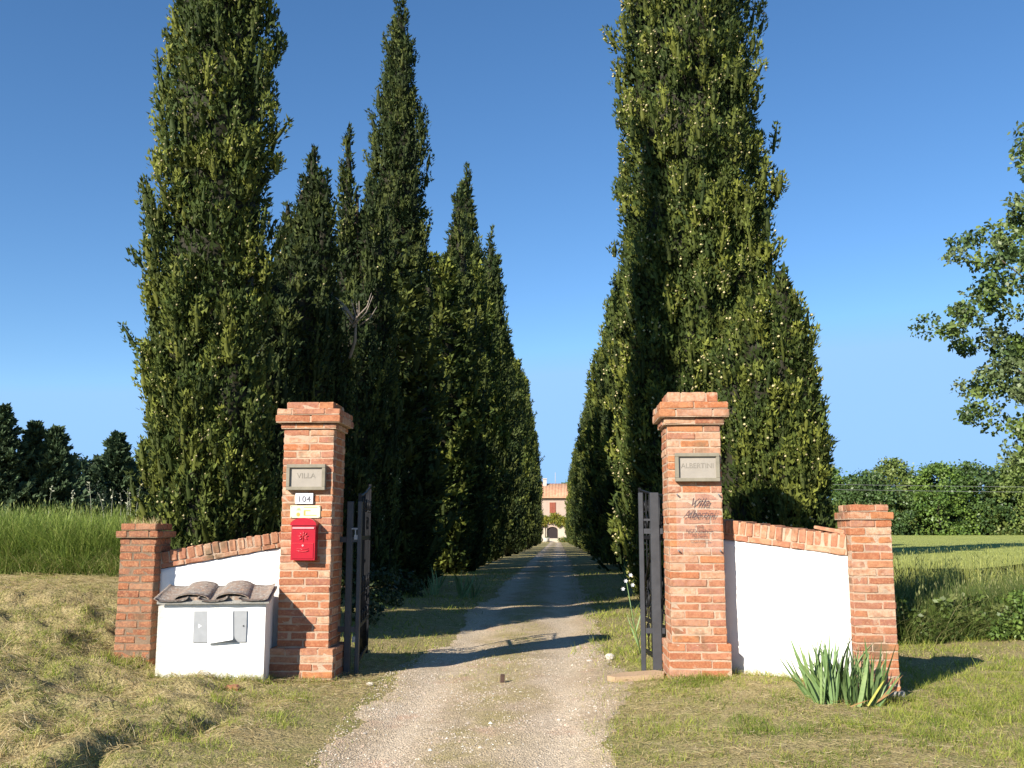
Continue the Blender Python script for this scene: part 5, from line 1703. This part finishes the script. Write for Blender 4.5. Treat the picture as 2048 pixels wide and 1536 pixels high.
iris((2.07, 7.58), "big grey-green iris clump in front of the low right pillar", 30, .36, .62, 5, .24, .15, 1.15)
iris((-1.95, 18.2), "iris clump standing in shade at the foot of the left cypress row", 9, .42, .68, 6, .42, .25, dead=False)
iris((-2.7, 21.5), "iris leaves further back in the left row's shade", 5, .4, .6, 7, .35, .25, dead=False)
iris((2.1, 26.5), "iris leaves at the drive edge beside the right cypress row", 6, .5, .75, 8, .35, .3, dead=False)
lil = empty("white_lily", (.74, 10.3, gz(.74, 10.3)), 0, "white lily in flower just left of the grey gate", "lily")
lm = MB(); lm.tube([(.10, 0, 0), (.03, 0, .35), (-.03, 0, .72)], [.008, .006, .004], 5); lm.build("stem", M['iris'], lil)
for k in range(7):
    o = bpy.data.objects.new("leaf", IL[k % 6]); COL.objects.link(o); o.parent = lil
    o.location = (.10 - k * .012, 0, .02 + k * .05); o.scale = (.42 - k * .03,) * 3
    o.rotation_euler = (Matrix.Rotation((-1) ** k * .35 - .05, 4, 'Y') @ Matrix.Rotation(1.1 * k, 4, 'Z')).to_euler()
for (dx, dz) in ((-.04, .74), (.03, .70), (-.07, .66), (.01, .80)):
    P = []; D = []
    for k in range(6):
        a = k * math.pi / 3; P.append((dx, 0, dz)); D.append((math.cos(a) * .8, -.4, math.sin(a) * .8))
    V, Q = diamonds(np.array(P, float), unit(np.array(D, float)), np.full(6, .026), np.full(6, .012), np.tile([[0., -1., .1]], (6, 1)))
    link("flower", qmesh("flower", V, Q), lil, M['enamel'])

# ------------------------------------------------------------------ gravel
r = np.random.default_rng(401)
n = 19000
Y = 4.9 + r.uniform(0, 1, n) ** 1.5 * 6.5; l, rg = lane_edges(Y)
X = l - .02 + (rg - l + .04) * r.uniform(0, 1, n)
k = r.uniform(0, 1, n) < np.clip(.55 + fbm(X, Y, 91, .5, 3), .1, 1)
X, Y = X[k], Y[k]; n = len(X)
s = r.uniform(.0025, .0075, n) * (1 + 1.4 * (r.uniform(0, 1, n) > .985))
oc = np.array([(1, 0, 0), (.3, .9, 0), (-.8, .6, 0), (-.9, -.5, 0), (.2, -1, 0), (.1, 0, .75)], float)
ang = r.uniform(0, 6.28, n); ca, sa = np.cos(ang), np.sin(ang)
bx = oc[None, :, 0] * r.uniform(.8, 1.4, (n, 1)); by = oc[None, :, 1] * r.uniform(.6, 1.1, (n, 1))
Vx = X[:, None] + (bx * ca[:, None] - by * sa[:, None]) * s[:, None]; Vy = Y[:, None] + (bx * sa[:, None] + by * ca[:, None]) * s[:, None]
Vz = (ground_z(X, Y) + .006)[:, None] + oc[None, :, 2] * s[:, None] * r.uniform(.8, 1.3, (n, 1))
V = np.stack([Vx, Vy, Vz], -1).reshape(-1, 3)
tr = np.array([(0, 1, 5), (1, 2, 5), (2, 3, 5), (3, 4, 5), (4, 0, 5)])
Q = (tr[None] + (np.arange(n) * 6)[:, None, None]).reshape(-1, 3)
c = palette(r, n, [(.56, .46, .35), (.60, .52, .42), (.42, .34, .26), (.58, .42, .31), (.68, .62, .52)], [4, 3, 2, 2, 1])
o = link("gravel", qmesh("gravel", V, Q, np.clip(np.repeat(c, 6, 0), 0, .75)), None, M['seedcone'])
tag(o, "loose gravel scattered over the mouth of the drive", "gravel", kind='stuff')
# weeds on top of the low pillars
for (x0, x1, y0, y1, z, hh, nn, nm) in ((-3.71, -3.42, 8.24, 8.5, zsl, .06, 170, "dry grass tuft growing on top of the low left pillar"), (2.34, 2.6, 7.92, 8.2, zsr, .035, 30, "sparse weeds on top of the low right pillar")):
    X = r.uniform(x0, x1, nn); Y = r.uniform(y0, y1, nn)
    V, Q, C = blades(X, Y, hh * r.uniform(.3, 1.4, nn), np.full(nn, .004), r.uniform(.1, .9, nn), palette(r, nn, STRAW + GREEN[:1], [1, 1, 1, 1, 1]), 5, z=np.full(nn, z - .005))
    o = link("pillar_weeds", qmesh("pillar_weeds", V, Q, C), None, M['grass']); tag(o, nm, "weeds", kind='stuff')
print("tris", sum(len(m.polygons) * 2 for m in bpy.data.meshes))
